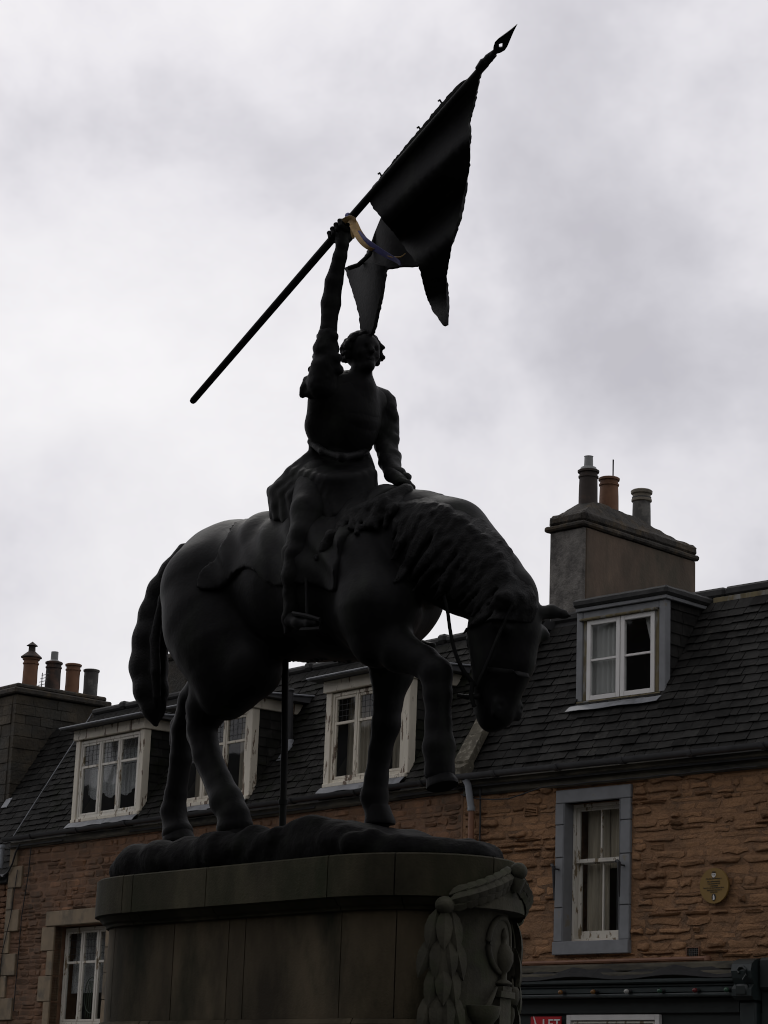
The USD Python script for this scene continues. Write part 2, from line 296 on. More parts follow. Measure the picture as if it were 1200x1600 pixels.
def put_pieces(parent, name, pieces, rot, m_near, m_far, stuff_name, smooth=False):
    near, far = ordered(pieces, rot)
    for _, me in near: part(parent, name, me, m_near, smooth)
    if far: part(parent, stuff_name, [q[1] for q in far], m_far, smooth, kind='stuff')

def rubble(u0, u1, z0, z1, rh, rw, holes, proud, seed, v0=0.0, rough=0.25, gap=0.010, skew=1.0):
    """Roughly coursed stones of irregular outline over the face v = v0, left out inside the holes (u0, u1, z0, z1)."""
    r = random.Random(seed); out = []; z = z0
    while z < z1 - 0.02:
        h = min(r.uniform(*rh), z1 - z); u = u0 - r.uniform(0, 0.1)
        while u < u1:
            w = r.uniform(*rw)
            if r.random() < 0.2: w *= 0.55
            parts_ = [(z, h)]
            if r.random() < 0.22 and h > 0.11: parts_ = [(z, h * 0.45), (z + h * 0.45, h * 0.55)]
            for zz, hh in parts_:
                a, b = max(u, u0), min(u + w, u1)
                ok = b - a > 0.05
                for (hu0, hu1, hz0, hz1) in holes:
                    if hz0 < zz + hh / 2 < hz1 or (hz0 < zz + hh - 0.02 and zz + 0.02 < hz1):
                        if hu0 <= a and b <= hu1: ok = False
                        elif a < hu0 < b and b <= hu1: b = hu0
                        elif hu0 <= a < hu1 < b: a = hu1
                        elif a < hu0 and b > hu1: b = hu0
                if not ok or b - a < 0.05: continue
                A, B, C, D = a + gap / 2, b - gap / 2, zz + gap / 2, zz + hh - gap / 2
                cu, cz = (A + B) / 2, (C + D) / 2; hw, hh2 = (B - A) / 2, (D - C) / 2
                base = [(-1, -.55), (-.6, -1), (.1, -1), (.7, -1), (1, -.4), (1, .5), (.55, 1), (-.15, 1), (-.75, 1), (-1, .5)]
                ring = [(cu + hw * x * (1 - rough * 0.5 * r.random() * (abs(x) > .9)), cz + hh2 * y * (1 - rough * r.random() * (abs(y) > .9))) for x, y in base]
                n = len(ring); p = proud[0] + (proud[1] - proud[0]) * r.random() ** skew; til, tiu = r.uniform(-.7, .15) * p, r.uniform(-.3, .3) * p
                back = [(x, v0 + 0.03, y) for x, y in ring]
                mid = [(x, v0 - p * r.uniform(.15, .7), y) for x, y in ring]
                fr = [(cu + (x - cu) * 0.8, v0 - p + til * (y - cz) / hh2 + tiu * (x - cu) / hw, cz + (y - cz) * 0.62) for x, y in ring]
                V = np.array(back + mid + fr + [(cu, v0 - p * 1.05, cz)]); F = []
                for i in range(n):
                    j = (i + 1) % n
                    F += [(i, j, n + j), (i, n + j, n + i), (n + i, n + j, 2 * n + j), (n + i, 2 * n + j, 2 * n + i), (2 * n + i, 2 * n + j, 3 * n)]
                out.append((np.array([cu, v0 - p, cz]), (V, np.array(F))))
            u += w
        z += h
    return out
def slates(u0, u1, slope, v_top, z_eave, gauge, rw, holes, seed, lift=0.02, u_of=None):
    """Courses of slates on the slope z = z_eave + slope * v; holes are (u0, u1, v0, v1)."""
    r = random.Random(seed); out = []
    L = math.hypot(1, slope); tdir = np.array([0, 1, slope]) / L; nrm = np.array([0, -slope, 1]) / L; udir = np.array([1.0, 0, 0])
    n = int(v_top * L / gauge)
    for i in range(n):
        s0 = i * gauge; u = u0 - r.uniform(0, rw[0]) 
        while u < u1:
            w = r.uniform(*rw); a, b = max(u, u0), min(u + w, u1); u += w
            v_mid = (s0 + gauge * 0.5) / L
            bad = b - a < 0.03
            for h0, h1, hv0, hv1 in holes:
                if hv0 < v_mid < hv1:
                    if h0 <= a and b <= h1: bad = True
                    elif a < h0 < b: b = h0
                    elif a < h1 < b: a = h1
            if bad or b - a < 0.03: continue
            a += 0.004; b -= 0.004
            t = r.uniform(0.007, 0.013); low = lift + r.uniform(-0.004, 0.010); drop = r.uniform(-0.008, 0.008); skew = r.uniform(-0.006, 0.006)
            cut = r.uniform(0, 0.025) if r.random() < 0.35 else 0
            def P(uu, s, d): return udir * uu + tdir * s + nrm * d + np.array([0, 0, z_eave])
            bot = s0 - 0.02 + drop; top = s0 + gauge + 0.03
            q = [P(a, bot + cut, low), P(a + 0.02, bot - skew, low), P(b, bot + skew, low), P(b, top, lift * 0.15), P(a, top, lift * 0.15)]
            V = np.array(q + [x - nrm * t for x in q])
            F = [(0, 1, 2), (0, 2, 3), (0, 3, 4), (5, 7, 6), (5, 8, 7), (5, 9, 8)] + [f for i_ in range(5) for f in ((i_, i_ + 5, (i_ + 1) % 5 + 5), (i_, (i_ + 1) % 5 + 5, (i_ + 1) % 5))]
            out.append((V[:5].mean(0), (V, np.array(F))))
    return out
def wall_slab(u0, u1, z0, z1, holes, v0, v1):
    p = sbox(u0, z0, u1, z1)
    for a, b, c, d in holes: p = p.difference(sbox(a, c, b, d))
    return prism(p, v0, v1, 1)

# ---- windows
def bars(parent, name, u0, u1, z0, z1, v, w, d, mt, c=0.004):
    """A rectangular frame of four members in the plane v."""
    return part(parent, name, [cbox((u0, v, z0), (u0 + w, v + d, z1), c), cbox((u1 - w, v, z0), (u1, v + d, z1), c), cbox((u0 + w, v + .001, z1 - w), (u1 - w, v + d - .001, z1), c), cbox((u0 + w, v + .001, z0), (u1 - w, v + d - .001, z0 + w), c)], mt)
def pane(parent, u0, u1, z0, z1, v):
    return part(parent, 'pane', cbox((u0, v, z0), (u1, v + 0.005, z1), 0.0005), M['glass'])
def curtain_mesh(u0, u1, zt, zb, v, folds, amp, scallop=0.0, nu=60, gather=None):
    us = np.linspace(0, 1, nu); rows = 8; P = np.zeros((nu, rows, 3))
    for j in range(rows):
        t = j / (rows - 1)
        uu = u0 + (u1 - u0) * us
        if gather: uu = u0 + (u1 - u0) * us * (1 - gather * t ** 1.2) if gather > 0 else u1 - (u1 - u0) * (1 - us) * (1 + gather * t ** 1.2)
        bottom = zb + scallop * (1 - np.abs(np.sin(us * math.pi * folds * 0.25)))
        P[:, j, 0] = uu; P[:, j, 1] = v + amp * np.sin(us * 2 * math.pi * folds + 0.6 * np.sin(us * 9)) * (0.6 + 0.4 * t); P[:, j, 2] = zt + (bottom - zt) * t
    return sheet_grid(P, 0.002)
def room(parent, u0, u1, z0, z1, v0, depth):
    t = 0.02
    return part(parent, 'room_lining', [cbox((u0, v0 + depth, z0), (u1, v0 + depth + t, z1)), cbox((u0 - t, v0, z0), (u0, v0 + depth, z1)), cbox((u1, v0, z0), (u1 + t, v0 + depth, z1)), cbox((u0, v0, z1), (u1, v0 + depth, z1 + t)), cbox((u0, v0, z0 - t), (u1, v0 + depth, z0))], M['interior'])
def casement(win, u0, u1, z0, z1, v, cols, transom, mt, lead=True):
    """Frame, sashes with a transom bar, panes (leaded above)."""
    bars(win, 'frame', u0, u1, z0, z1, v, 0.045, 0.07, mt)
    a, b = u0 + 0.045, u1 - 0.045; w = (b - a) / cols; zt = z0 + (z1 - z0) * transom
    for k in range(cols):
        l, r_ = a + k * w, a + (k + 1) * w
        if k: part(win, 'mullion', cbox((l - 0.014, v + .002, z0 + 0.045), (l + 0.014, v + 0.06, z1 - 0.045), 0.004), mt)
        l += 0.014 if k else 0; r_ -= 0.014 if k < cols - 1 else 0
        s = 0.034
        bars(win, 'sash', l + .002, r_ - .002, z0 + 0.047, z1 - 0.047, v + 0.008, s, 0.04, mt)
        part(win, 'transom', cbox((l + s, v + 0.009, zt - 0.018), (r_ - s, v + 0.046, zt + 0.018), 0.004), mt)
        pane(win, l + s - .004, r_ - s + .004, z0 + 0.075, zt - 0.012, v + 0.03); pane(win, l + s - .004, r_ - s + .004, zt + 0.012, z1 - 0.075, v + 0.03)
        if lead:
            L = []
            for i in range(1, 4): x = l + s + (r_ - l - 2 * s) * i / 4; L.append(cbox((x - .003, v + 0.026, zt + 0.018), (x + .003, v + 0.0295, z1 - 0.08), .001))
            for i in range(1, 4): z = zt + 0.018 + (z1 - 0.08 - zt - 0.018) * i / 4; L.append(cbox((l + s, v + 0.0255, z - .003), (r_ - s, v + 0.029, z + .003), .001))
            part(win, 'lead_cames', L, M['iron'])

# ================================================================== the right-hand house (painted rubble, shop below)
EZ = 5.6
SR, VR = 1.46, 1.47                       # roof slope and the depth of its top edge
HR = thing('rubble_house', 'house of orange painted rubble with blue grey framed sash window above dark shopfront', 'house', J, ROT_R)
WO = (1.588, 2.405, 3.628, 5.175)            # sash window opening
wallR = group_of(HR, 'wall')
part(wallR, 'backing', wall_slab(0.0, 9.0, 0.0, 5.45, [WO, (0.7, 1.66, 0.05, 2.6), (1.80, 3.07, 0.6, 2.82), (3.2, 4.05, 0.6, 2.55)], 0.0015, 0.5), M['mortar_r'])
holesR = [(1.46, 2.555, 3.475, 5.325), (0.97, 1.18, 5.066, 5.172), (3.305, 3.487, 3.412, 3.527)]
put_pieces(wallR, 'stone', rubble(0.02, 5.0, 3.40, 5.42, (0.035, 0.115), (0.14, 0.55), holesR, (0.0, 0.034), 3, rough=0.7, gap=0.001, skew=2.2), ROT_R, M['rubble_r'], M['rubble_r_far'], 'far_stones', smooth=60)
part(HR, 'back_walls', [wall_slab(0.0, 9.0, 0, 5.5, [], 6.0, 6.4), prism(sbox(0.5, 0, 6.0, 5.5), 0.02, 0.4, 0), prism(sbox(0.5, 0, 6.0, 5.5), 8.6, 9.0, 0)], M['mortar_r'])
part(HR, 'eaves_band', [cbox((0.02, -0.05, 5.36), (9.0, 0.3, 5.47), 0.02), cbox((0.02, -0.09, 5.472), (9.0, 0.3, 5.55), 0.015)], M['old_stone_band'])  # eaves course coloured dark for the shade below the gutter
# sash window
w = group_of(HR, 'sash_window')
def stone_at(p, u0, u1, z0, z1, v0=-0.035, v1=0.1): part(p, 'surround_stone', cbox((u0, v0, z0), (u1, v1, z1), 0.008), M['bluegrey'])
stone_at(w, 1.465, 2.555, 5.175, 5.325); stone_at(w, 1.465, 2.555, 3.478, 3.626, -0.06)
for (a, b) in ((3.628, 4.0), (4.004, 4.56), (4.564, 4.93), (4.934, 5.173)):
    stone_at(w, 1.465 + rng.uniform(-.006, .006), 1.588, a, b, -0.034); stone_at(w, 2.405, 2.552 + rng.uniform(-.006, .006), a, b, -0.034)
part(w, 'reveal', [cbox((1.59, -0.03, 3.63), (1.597, 0.15, 5.173), .001), cbox((2.396, -0.03, 3.63), (2.403, 0.15, 5.173), .001)], M['bluegrey'])
bars(w, 'frame', 1.60, 2.395, 3.632, 5.172, 0.12, 0.035, 0.11, M['white'])
mz = 4.53
for nm, (z0, z1, v) in (('upper_sash', (mz - 0.02, 5.135, 0.14)), ('lower_sash', (3.67, mz + 0.01, 0.18))):
    uu0, uu1 = 1.637, 2.358; bw = 0.085 if nm == 'lower_sash' else 0.045; um = (uu0 + uu1) / 2
    part(w, nm, [cbox((uu0, v, z0), (uu0 + .045, v + .035, z1), .004), cbox((uu1 - .045, v, z0), (uu1, v + .035, z1), .004), cbox((uu0 + .045, v + .001, z1 - .04), (uu1 - .045, v + .034, z1), .004),
                 cbox((uu0 + .045, v + .001, z0), (uu1 - .045, v + .034, z0 + bw), .004), cbox((um - .011, v + .004, z0 + bw), (um + .011, v + .031, z1 - .04), .003)], M['white'])
    pane(w, uu0 + .04, um - .006, z0 + bw - .005, z1 - .035, v + .017); pane(w, um + .006, uu1 - .04, z0 + bw - .005, z1 - .035, v + .017)
part(w, 'curtain', [curtain_mesh(1.70, 2.02, 5.13, 3.70, 0.27, 6, 0.014), curtain_mesh(2.025, 2.37, 5.13, 4.45, 0.275, 6, 0.014)], M['blind'], smooth=True)
part(w, 'net_curtain', curtain_mesh(2.05, 2.37, 4.5, 3.70, 0.36, 5, 0.014), M['dim_net'], smooth=True)  # no curtain: a grey sheet painting the reflection in the lower right pane
room(w, 1.3, 2.75, 3.5, 5.3, 0.52, 1.6)
for s, u in ((-1, 1.535), (1, 2.475)):
    part(w, 'iron_bracket', [tube([(u - 0.10, -0.05, 4.48), (u - 0.03, -0.12, 4.475), (u, -0.13, 4.45), (u, -0.13, 4.39)], 0.018, 6), tube([(u, -0.13, 4.46), (u - 0.002, -0.11, 4.08)], [0.022, 0.006], 6), tube([(u, -0.12, 4.43), (u, -0.03, 4.43)], 0.01, 6)], M['iron'])
# vents, plaque, conduit, pipes
v_ = group_of(HR, 'slatted_vent')
bars(v_, 'frame', 0.975, 1.175, 5.07, 5.168, -0.02, 0.014, 0.05, M['rubble_r'])
for k in range(4): part(v_, 'slat', cbox((0.99, -0.016, 5.087 + k * 0.019), (1.16, 0.02, 5.096 + k * 0.019), .002), M['rubble_r'])
part(v_, 'back', cbox((0.98, 0.021, 5.075), (1.17, 0.028, 5.163), .001), M['iron'])
v_ = group_of(HR, 'grid_vent')
bars(v_, 'frame', 3.31, 3.482, 3.416, 3.524, -0.02, 0.01, 0.05, M['brown_pipe'])
part(v_, 'grid', [cbox((3.323 + k * .0242, -0.014, 3.427), (3.330 + k * .0242, 0.01, 3.513), .001) for k in range(1, 6)] + [cbox((3.32, -0.0145, 3.428 + k * .021), (3.472, 0.009, 3.434 + k * .021), .001) for k in range(1, 4)], M['grey_pot'])
part(v_, 'back', cbox((3.315, 0.02, 3.42), (3.477, 0.028, 3.52), .001), M['iron'])
part(HR, 'conduit', [tube([(0.3, -0.05, 3.395), (3.4, -0.05, 3.40), (3.60, -0.05, 3.40)], 0.024, 8), lathe([(0, 0), (.034, 0), (.034, .05), (0, .05)], (3.62, -0.05, 3.375), 10)], M['brown_pipe'], smooth=40)
def gutter(u0, u1, v, z, r, seg):
    an = np.linspace(math.pi, 2 * math.pi, 9); P = []
    for s in (0, 1): P.append([(r - 0.006 * s) * np.cos(an), (r - 0.006 * s) * np.sin(an)])
    loop = np.vstack([np.stack(P[0], 1), np.stack(P[1], 1)[::-1]])
    out = [prism(Polygon(loop + np.array([v, z])), u0, u1, 0)]
    loop2 = np.vstack([np.stack([(r + 0.012) * np.cos(an), (r + 0.012) * np.sin(an)], 1), np.stack(P[0], 1)[::-1] * 1.002])
    u = u0 + seg * 0.6
    while u < u1: out.append(prism(Polygon(loop2 + np.array([v, z])), u, u + 0.06, 0)); u += seg
    return out
part(HR, 'gutter', gutter(0.03, 9.0, -0.15, 5.60, 0.062, 0.95), M['gutter'], smooth=40)
part(HR, 'downpipe', [tube([(0.165, -0.15, 5.54), (0.18, -0.12, 5.48), (0.225, -0.1, 5.2)], 0.042, 10), lathe([(0.04, 0), (.047, 0), (.047, .05), (.04, .05)], (0.225, -0.1, 5.17), 10)], M['grey_pipe'], smooth=40)
part(HR, 'lower_downpipe', tube([(0.228, -0.1, 5.18), (0.235, -0.1, 4.0), (0.235, -0.1, 0.2)], 0.036, 10), M['brown_pipe'], smooth=40)
part(HR, 'cable', tube([(0.32, -0.06, 5.5), (0.325, -0.05, 5.1), (0.33, -0.05, 4.4), (0.33, -0.05, 3.5)], 0.011, 6), M['iron'])
part(HR, 'eaves_cable', tube([(0.03 + 0.25 * k, -0.075, 5.38 - 0.10 * math.sin(min(k / 5, 1) * math.pi) * (k < 6) - 0.008 * (k % 2)) for k in range(18)], 0.008, 6), M['iron'], smooth=True)
pl = group_of(HR, 'plaque')
disc = lathe([(0, 0.0), (.178, 0), (.186, .006), (.186, .03), (0, .03)], (0, 0, 0), 40)
RX = np.array([[1, 0, 0], [0, 0, 1], [0, -1, 0]])   # disc axis z -> -v ... (x, y, z) -> (x, z, -y)
def on_wall(mesh, u, v, z): 
    a, f, _ = meshkit.arrays(mesh); return np.stack([a[:, 0] + u, v - a[:, 2], a[:, 1] + z], 1), f
part(pl, 'disc', on_wall(disc, 3.710, -0.03, 4.152), M['plaque'], smooth=40)
rows = [(0.075, 0.105, 13), (0.045, 0.085, 11), (0.022, 0.08, 10), (0.0, 0.05, 7), (-0.022, 0.135, 17), (-0.045, 0.09, 11), (-0.066, 0.045, 6)]
ink = []
for dz, hw, n in rows:
    x = -hw
    while x < hw:
        ww = rng.uniform(0.006, 0.013); ink.append(cbox((3.710 + x, -0.064, 4.152 + dz - rng.uniform(.003, .005)), (3.710 + x + ww, -0.0595, 4.152 + dz + rng.uniform(.003, .006)), .0005)); x += ww + rng.choice((0.003, 0.003, 0.009))
part(pl, 'lettering', ink, M['plaque_ink'])
part(pl, 'crest', [prism(Polygon([(3.685, 4.282), (3.685, 4.255), (3.697, 4.242), (3.710, 4.237), (3.723, 4.242), (3.735, 4.255), (3.735, 4.282)]), -0.065, -0.0595, 1)], M['white_clean'])
part(pl, 'crest_marks', [cbox((3.689, -0.068, 4.287), (3.731, -0.0595, 4.302), .001), cbox((3.693, -0.068, 4.263), (3.708, -0.0645, 4.269), .001), cbox((3.713, -0.068, 4.263), (3.728, -0.0645, 4.269), .001)], M['plaque_ink'])
oval = Polygon([(3.710 + .026 * math.cos(a), 4.032 + .038 * math.sin(a)) for a in np.linspace(0, 2 * math.pi, 20)[:-1]])
part(pl, 'emblem_oval', prism(oval, -0.064, -0.0595, 1), M['iron'])
part(pl, 'emblem_figure', prism(Polygon([(3.706, 4.057), (3.713, 4.057), (3.720, 4.037), (3.724, 4.012), (3.717, 4.002), (3.700, 4.002), (3.703, 4.022), (3.701, 4.042)]), -0.067, -0.0642, 1), M['white_clean'])
# the shopfront
sh = group_of(HR, 'shopfront')
part(sh, 'stained_cornice', [cbox((0.3, -0.10, 3.27), (4.11, 0.02, 3.365), 0.02), cbox((0.3, -0.19, 3.19), (4.11, 0.02, 3.266), 0.02)], M['old_stone_band'])
part(sh, 'lead_cover', sheet_grid(np.array([[(0.3 + 0.1265 * i, -0.10 - 0.16 * t, 3.30 - 0.10 * t + 0.018 * math.sin(i * 1.7 + t * 2) * (1 - t) + 0.02 * math.sin(i * .6)) for t in (0, .5, 1)] for i in range(31)]), 0.006), M['roof_board'])
part(sh, 'moulding', [cbox((0.3, -0.26, 3.135), (4.11, 0.02, 3.186), 0.015), cbox((0.3, -0.22, 3.098), (4.11, 0.02, 3.133), 0.01)], M['shop_rail'])
part(sh, 'lamp_rail', [cbox((0.3, -0.24, 3.032), (4.11, 0.02, 3.095), 0.012), cbox((0.3, -0.27, 2.99), (4.11, 0.02, 3.03), 0.012)], M['shop_rail'])
part(sh, 'fascia', cbox((0.3, -0.16, 2.83), (4.11, 0.02, 2.988), 0.006), M['shop_dark'])
part(sh, 'shop_frame', wall_slab(0.3, 4.5, 0.0, 2.828, [(0.7, 1.66, 0.0, 2.6), (1.80, 3.07, 0.6, 2.82), (3.2, 4.05, 0.6, 2.55)], -0.12, 0.019), M['shop_dark'])
for u, c in ((1.824, 'bulb_amber'), (2.286, 'bulb_amber'), (2.746, 'bulb_clear'), (3.193, 'bulb_green'), (3.655, 'bulb_red'), (4.06, 'bulb_green')):
    lp = group_of(HR, 'shop_lamp')
    part(lp, 'socket', tube([(u, -0.23, 3.06), (u, -0.285, 3.053)], 0.02, 10), M['iron'], smooth=40)
    sp = trimesh.creation.icosphere(2, 0.026); sp.apply_scale([1, 1.15, 1]); part(lp, 'bulb', tf(sp, t=(u, -0.315, 3.05)), M[c], smooth=True)
cn = group_of(HR, 'console_bracket')
prof = Polygon([(0.02, 2.95), (-0.24, 2.95), (-0.30, 2.99), (-0.30, 3.06), (-0.25, 3.11), (-0.29, 3.17), (-0.31, 3.24), (-0.29, 3.31), (-0.24, 3.35), (-0.16, 3.375), (0.02, 3.375)])
part(cn, 'block', prism(prof, 4.112, 4.36, 0), M['shop_rail'])
part(cn, 'scroll', [tube([(4.236 + (.09 - .010 * i) * math.cos(a), -0.315, 3.23 + (.09 - .010 * i) * math.sin(a)) for i, a in enumerate(np.linspace(-1.2, 3.9, 8))], 0.014, 6), cbox((4.16, -0.315, 2.99), (4.31, -0.245, 3.11), .02)], M['shop_dark'], smooth=40)
part(sh, 'pilaster', [cbox((4.13, -0.2, 0.0), (4.34, 0.02, 2.946), .02), cbox((4.10, -0.23, 0.0), (4.37, 0.02, 0.35), .02)], M['shop_rail'])
part(sh, 'next_shop', [wall_slab(4.5, 8.9, 0.0, 3.4, [(4.8, 6.4, .6, 2.6), (6.8, 7.7, 0, 2.6)], -0.12, 0.019), cbox((4.37, -0.2, 3.05), (8.9, 0.0, 3.38), .03), cbox((4.37, -0.14, 2.65), (4.5, 0.0, 3.05), .01)], M['shop_dark'])
fw_ = group_of(HR, 'shop_window')
bars(fw_, 'frame', 1.79, 3.075, 0.58, 2.818, -0.17, 0.06, 0.08, M['white_clean'])
bars(fw_, 'sash', 1.86, 3.005, 0.65, 2.75, -0.15, 0.025, 0.05, M['white'])
pane(fw_, 1.88, 2.985, 0.67, 2.73, -0.125)
room(fw_, 1.7, 3.15, 0.3, 2.9, 0.52, 1.6)
bars(fw_, 'side_frame', 3.2, 4.05, 0.6, 2.55, -0.10, 0.05, 0.08, M['shop_rail']); pane(fw_, 3.24, 4.01, 0.64, 2.51, -0.06); room(fw_, 3.19, 4.08, 0.5, 2.65, 0.52, 1.2)
sd = group_of(HR, 'shop_door')
part(sd, 'leaf', [cbox((0.72, 0.05, 0.06), (1.64, 0.095, 2.58), .01), cbox((0.82, 0.035, 0.2), (1.54, 0.055, 1.0), .01), cbox((0.82, 0.035, 1.1), (1.54, 0.055, 2.45), .01)], M['shop_rail'])
part(sd, 'handle', tube([(1.56, 0.04, 1.0), (1.56, 0.0, 1.0), (1.56, 0.0, 1.15), (1.56, 0.04, 1.15)], .012, 6), M['metal_cowl'], smooth=40)
# roof
roofR = group_of(HR, 'roof')
L_ = math.hypot(1, SR)
D4 = dict(u0=1.235, u1=2.53, v=0.60, z0=6.455, z1=7.545)
D4v1 = (D4['z1'] + 0.05 - EZ) / SR
def boarding(parent, front, back, slope, ez, vtop, spans, u0, u1, low):
    """Roof boarding, left open behind each dormer (u0, u1, sill v, head v)."""
    zt = ez + slope * vtop; out = []
    P = lambda v: (v, ez + slope * v - 0.02); Q = lambda v: (v, ez + slope * v - 0.12)
    tail = [P(vtop)] + back + [Q(vtop)]
    edges = sorted([u0] + [x for a, b, _, _ in spans for x in (a, b)] + [u1])
    for a, b in zip(edges, edges[1:]):
        sp = [q for q in spans if q[0] == a]
        if sp:
            _, _, vs, vh = sp[0]
            out.append(prism(Polygon([P(vh)] + tail + [Q(vh)]), a, b, 0))
            if vs > 0.15: out.append(prism(Polygon([front, P(vs), Q(vs), low]), a, b, 0))
        else: out.append(prism(Polygon([front] + tail + [low]), a, b, 0))
    return part(parent, 'boarding', out, M['roof_board'])
boarding(roofR, (-0.10, EZ - 0.146 - 0.005), [(3.3, EZ + SR * VR + 0.35), (6.45, 5.5), (5.9, 5.3), (3.3, EZ + SR * VR)], SR, EZ, VR, [(D4['u0'] + .03, D4['u1'] - .03, D4['v'] + .06, D4v1 - .04)], 0.0, 9.0, (0.0, EZ - 0.14))
put_pieces(roofR, 'slate', slates(0.03, 5.0, SR, VR - 0.03, EZ + 0.0, 0.128, (0.11, 0.26), [(D4['u0'], D4['u1'], D4['v'], D4v1)], 11, 0.022), ROT_R, M['slate_r'], M['slate_r_far'], 'far_slates')
zr = EZ + SR * VR
part(roofR, 'ridge_capping', [cbox((0.05 + 0.9 * k, VR - 0.05, zr - 0.05), (0.945 + 0.9 * k, VR + 0.13, zr + 0.07), 0.03) for k in range(10)], M['ridge'])
part(roofR, 'ridge_board', cbox((2.62, VR - 0.085, zr - 0.135), (9.0, VR - 0.055, zr - 0.06), 0.004), M['moss_wood'])
# the dormer of the right-hand house
dm = group_of(HR, 'dormer')
u0, u1, v, z0, z1 = D4['u0'], D4['u1'], D4['v'], D4['z0'], D4['z1']
for uu in (u0 - 0.035, u1 - 0.095): part(dm, 'corner_post', cbox((uu, v, z0), (uu + 0.095, v + 0.1, z1), 0.008), M['bluegrey'])
for uu in (u0 + 0.062, u1 - 0.157): part(dm, 'window_post', cbox((uu, v + 0.012, z0 + .01), (uu + 0.06, v + 0.09, z1 - 0.10), 0.006), M['moss_wood'])
part(dm, 'head_board', cbox((u0 + 0.062, v + 0.004, z1 - 0.09), (u1 - 0.097, v + 0.09, z1 - .002), 0.006), M['bluegrey'])
part(dm, 'drip_rail', tube([(u0 + 0.03, v - 0.014, z1 - 0.10), (u1 - 0.11, v - 0.014, z1 - 0.10)], 0.018, 8), M['moss_wood'], smooth=40)
part(dm, 'fascia', [cbox((u0 - 0.03, v - 0.03, z1 + .002), (u1 + 0.03, v + 0.1, z1 + 0.045), 0.006), cbox((u1 - 0.06, v + 0.102, z1 + .002), (u1 + 0.03, D4v1 + 0.1, z1 + 0.045), 0.006)], M['bluegrey'])
part(dm, 'flat_roof', rough_box((u0 - 0.07, v - 0.06, z1 + 0.047), (u1 + 0.06, D4v1 + 0.3, z1 + 0.155), 0.012, 9, .1, .03), M['ridge'])
part(dm, 'cill', cbox((u0 - 0.01, v - 0.03, z0 - 0.06), (u1 - 0.05, v + 0.09, z0 + 0.008), 0.008), M['moss_wood'])
part(dm, 'apron_flashing', sheet_grid(np.array([[(u0 - 0.06 + (u1 - u0 + 0.06) * i / 12, v - 0.03 - 0.13 * t, z0 - 0.03 - 0.095 * t ** 1.3 + 0.005 * math.sin(i * 1.1) * t) for t in (0, .4, .7, 1)] for i in range(13)]), 0.006), M['lead'])
def cheek_slates(dm, uu, side, v, zt, slope, ez, gauge, mt, seed):
    r = random.Random(seed); z = ez + slope * v; vt = lambda zz: (zz - ez) / slope
    part(dm, 'cheek_boarding', prism(Polygon([(v + 0.1, ez + slope * (v + 0.1) - 0.05), (vt(zt) + .05, zt), (v + 0.1, zt)]), uu - 0.05 if side > 0 else uu, uu if side > 0 else uu + 0.05, 0), M['roof_board'])
    while z < zt - 0.03:
        zt_ = min(z + gauge + 0.02, zt); lim = vt(min(z + gauge, zt)); a = v + 0.102
        while a < lim - 0.02:
            b = min(a + r.uniform(0.15, 0.26), lim)
            o = r.uniform(0.014, 0.02) * side; t = 0.004 * side
            A, B = a + .003, b - .003
            q = [(uu + o, A, z), (uu + o, B, z), (uu + t, B, zt_), (uu + t, A, zt_)]
            q2 = [(uu + o - .008 * side, A, z), (uu + o - .008 * side, B, z), (uu + t - .006 * side, B, zt_), (uu + t - .006 * side, A, zt_)]
            part(dm, 'cheek_slate', hull(q + q2), mt)
            a = b
        z += gauge
for uu, sd in ((u1 - 0.022, 1), (u0 + 0.022, -1)): cheek_slates(dm, uu, sd, v, z1, SR, EZ, 0.14, M['slate_r'], 5 + sd)
dw = group_of(HR, 'dormer_window')
casW = (u0 + 0.124, u1 - 0.159, z0 + 0.012, z1 - 0.115)
a, b, c, d = casW; mid = (a + b) / 2
for l, r_ in ((a, mid - .004), (mid + .004, b)):
    bars(dw, 'sash', l, r_, c, d, v + 0.0, 0.06, 0.05, M['white_clean'])
    zc = c + (d - c) * 0.5
    part(dw, 'glazing_bar', cbox((l + .06, v + .008, zc - .014), (r_ - .06, v + .042, zc + .014), .004), M['white_clean'])
    pane(dw, l + .055, r_ - .055, c + .055, zc - .01, v + 0.025); pane(dw, l + .055, r_ - .055, zc + .01, d - .055, v + 0.025)
part(dw, 'net_curtain', curtain_mesh(a - 0.03, mid - .05, d - .03, c + 0.02, v + 0.085, 6, 0.014), M['curtain'], smooth=True)
part(dw, 'net_curtain', curtain_mesh(b - 0.20, b + .0, d - .03, c + 0.35, v + 0.085, 4, 0.012, gather=-0.85), M['curtain'], smooth=True)
room(dw, u0 + .06, u1 - .06, z0 - .02, z1, v + 0.1, 1.5)
# the party-wall skew between the two roofs
skew = group_of(HR, 'skew')
cs = 1.55
for k in range(4):
    s0, s1 = 0.02 + k * 0.42, 0.02 + k * 0.42 + 0.415
    q = []
    for s in (s0, s1):
        for uu in (-0.12, 0.10):
            for dz in (0.03, 0.17): q.append((uu + rng.uniform(-.012, .012), s / math.hypot(1, cs) - 0.02 - dz * .25, EZ + cs * s / math.hypot(1, cs) + dz))
    part(skew, 'coping_stone', hull(q), M['lichen'])
part(skew, 'skewputt', hull([(-0.13, -0.16, 5.5), (0.11, -0.16, 5.5), (-0.13, -0.18, 5.68), (0.11, -0.18, 5.68), (-0.13, 0.1, 5.5), (0.11, 0.1, 5.5), (-0.13, 0.04, 5.80), (0.11, 0.04, 5.80)]), M['lichen'])
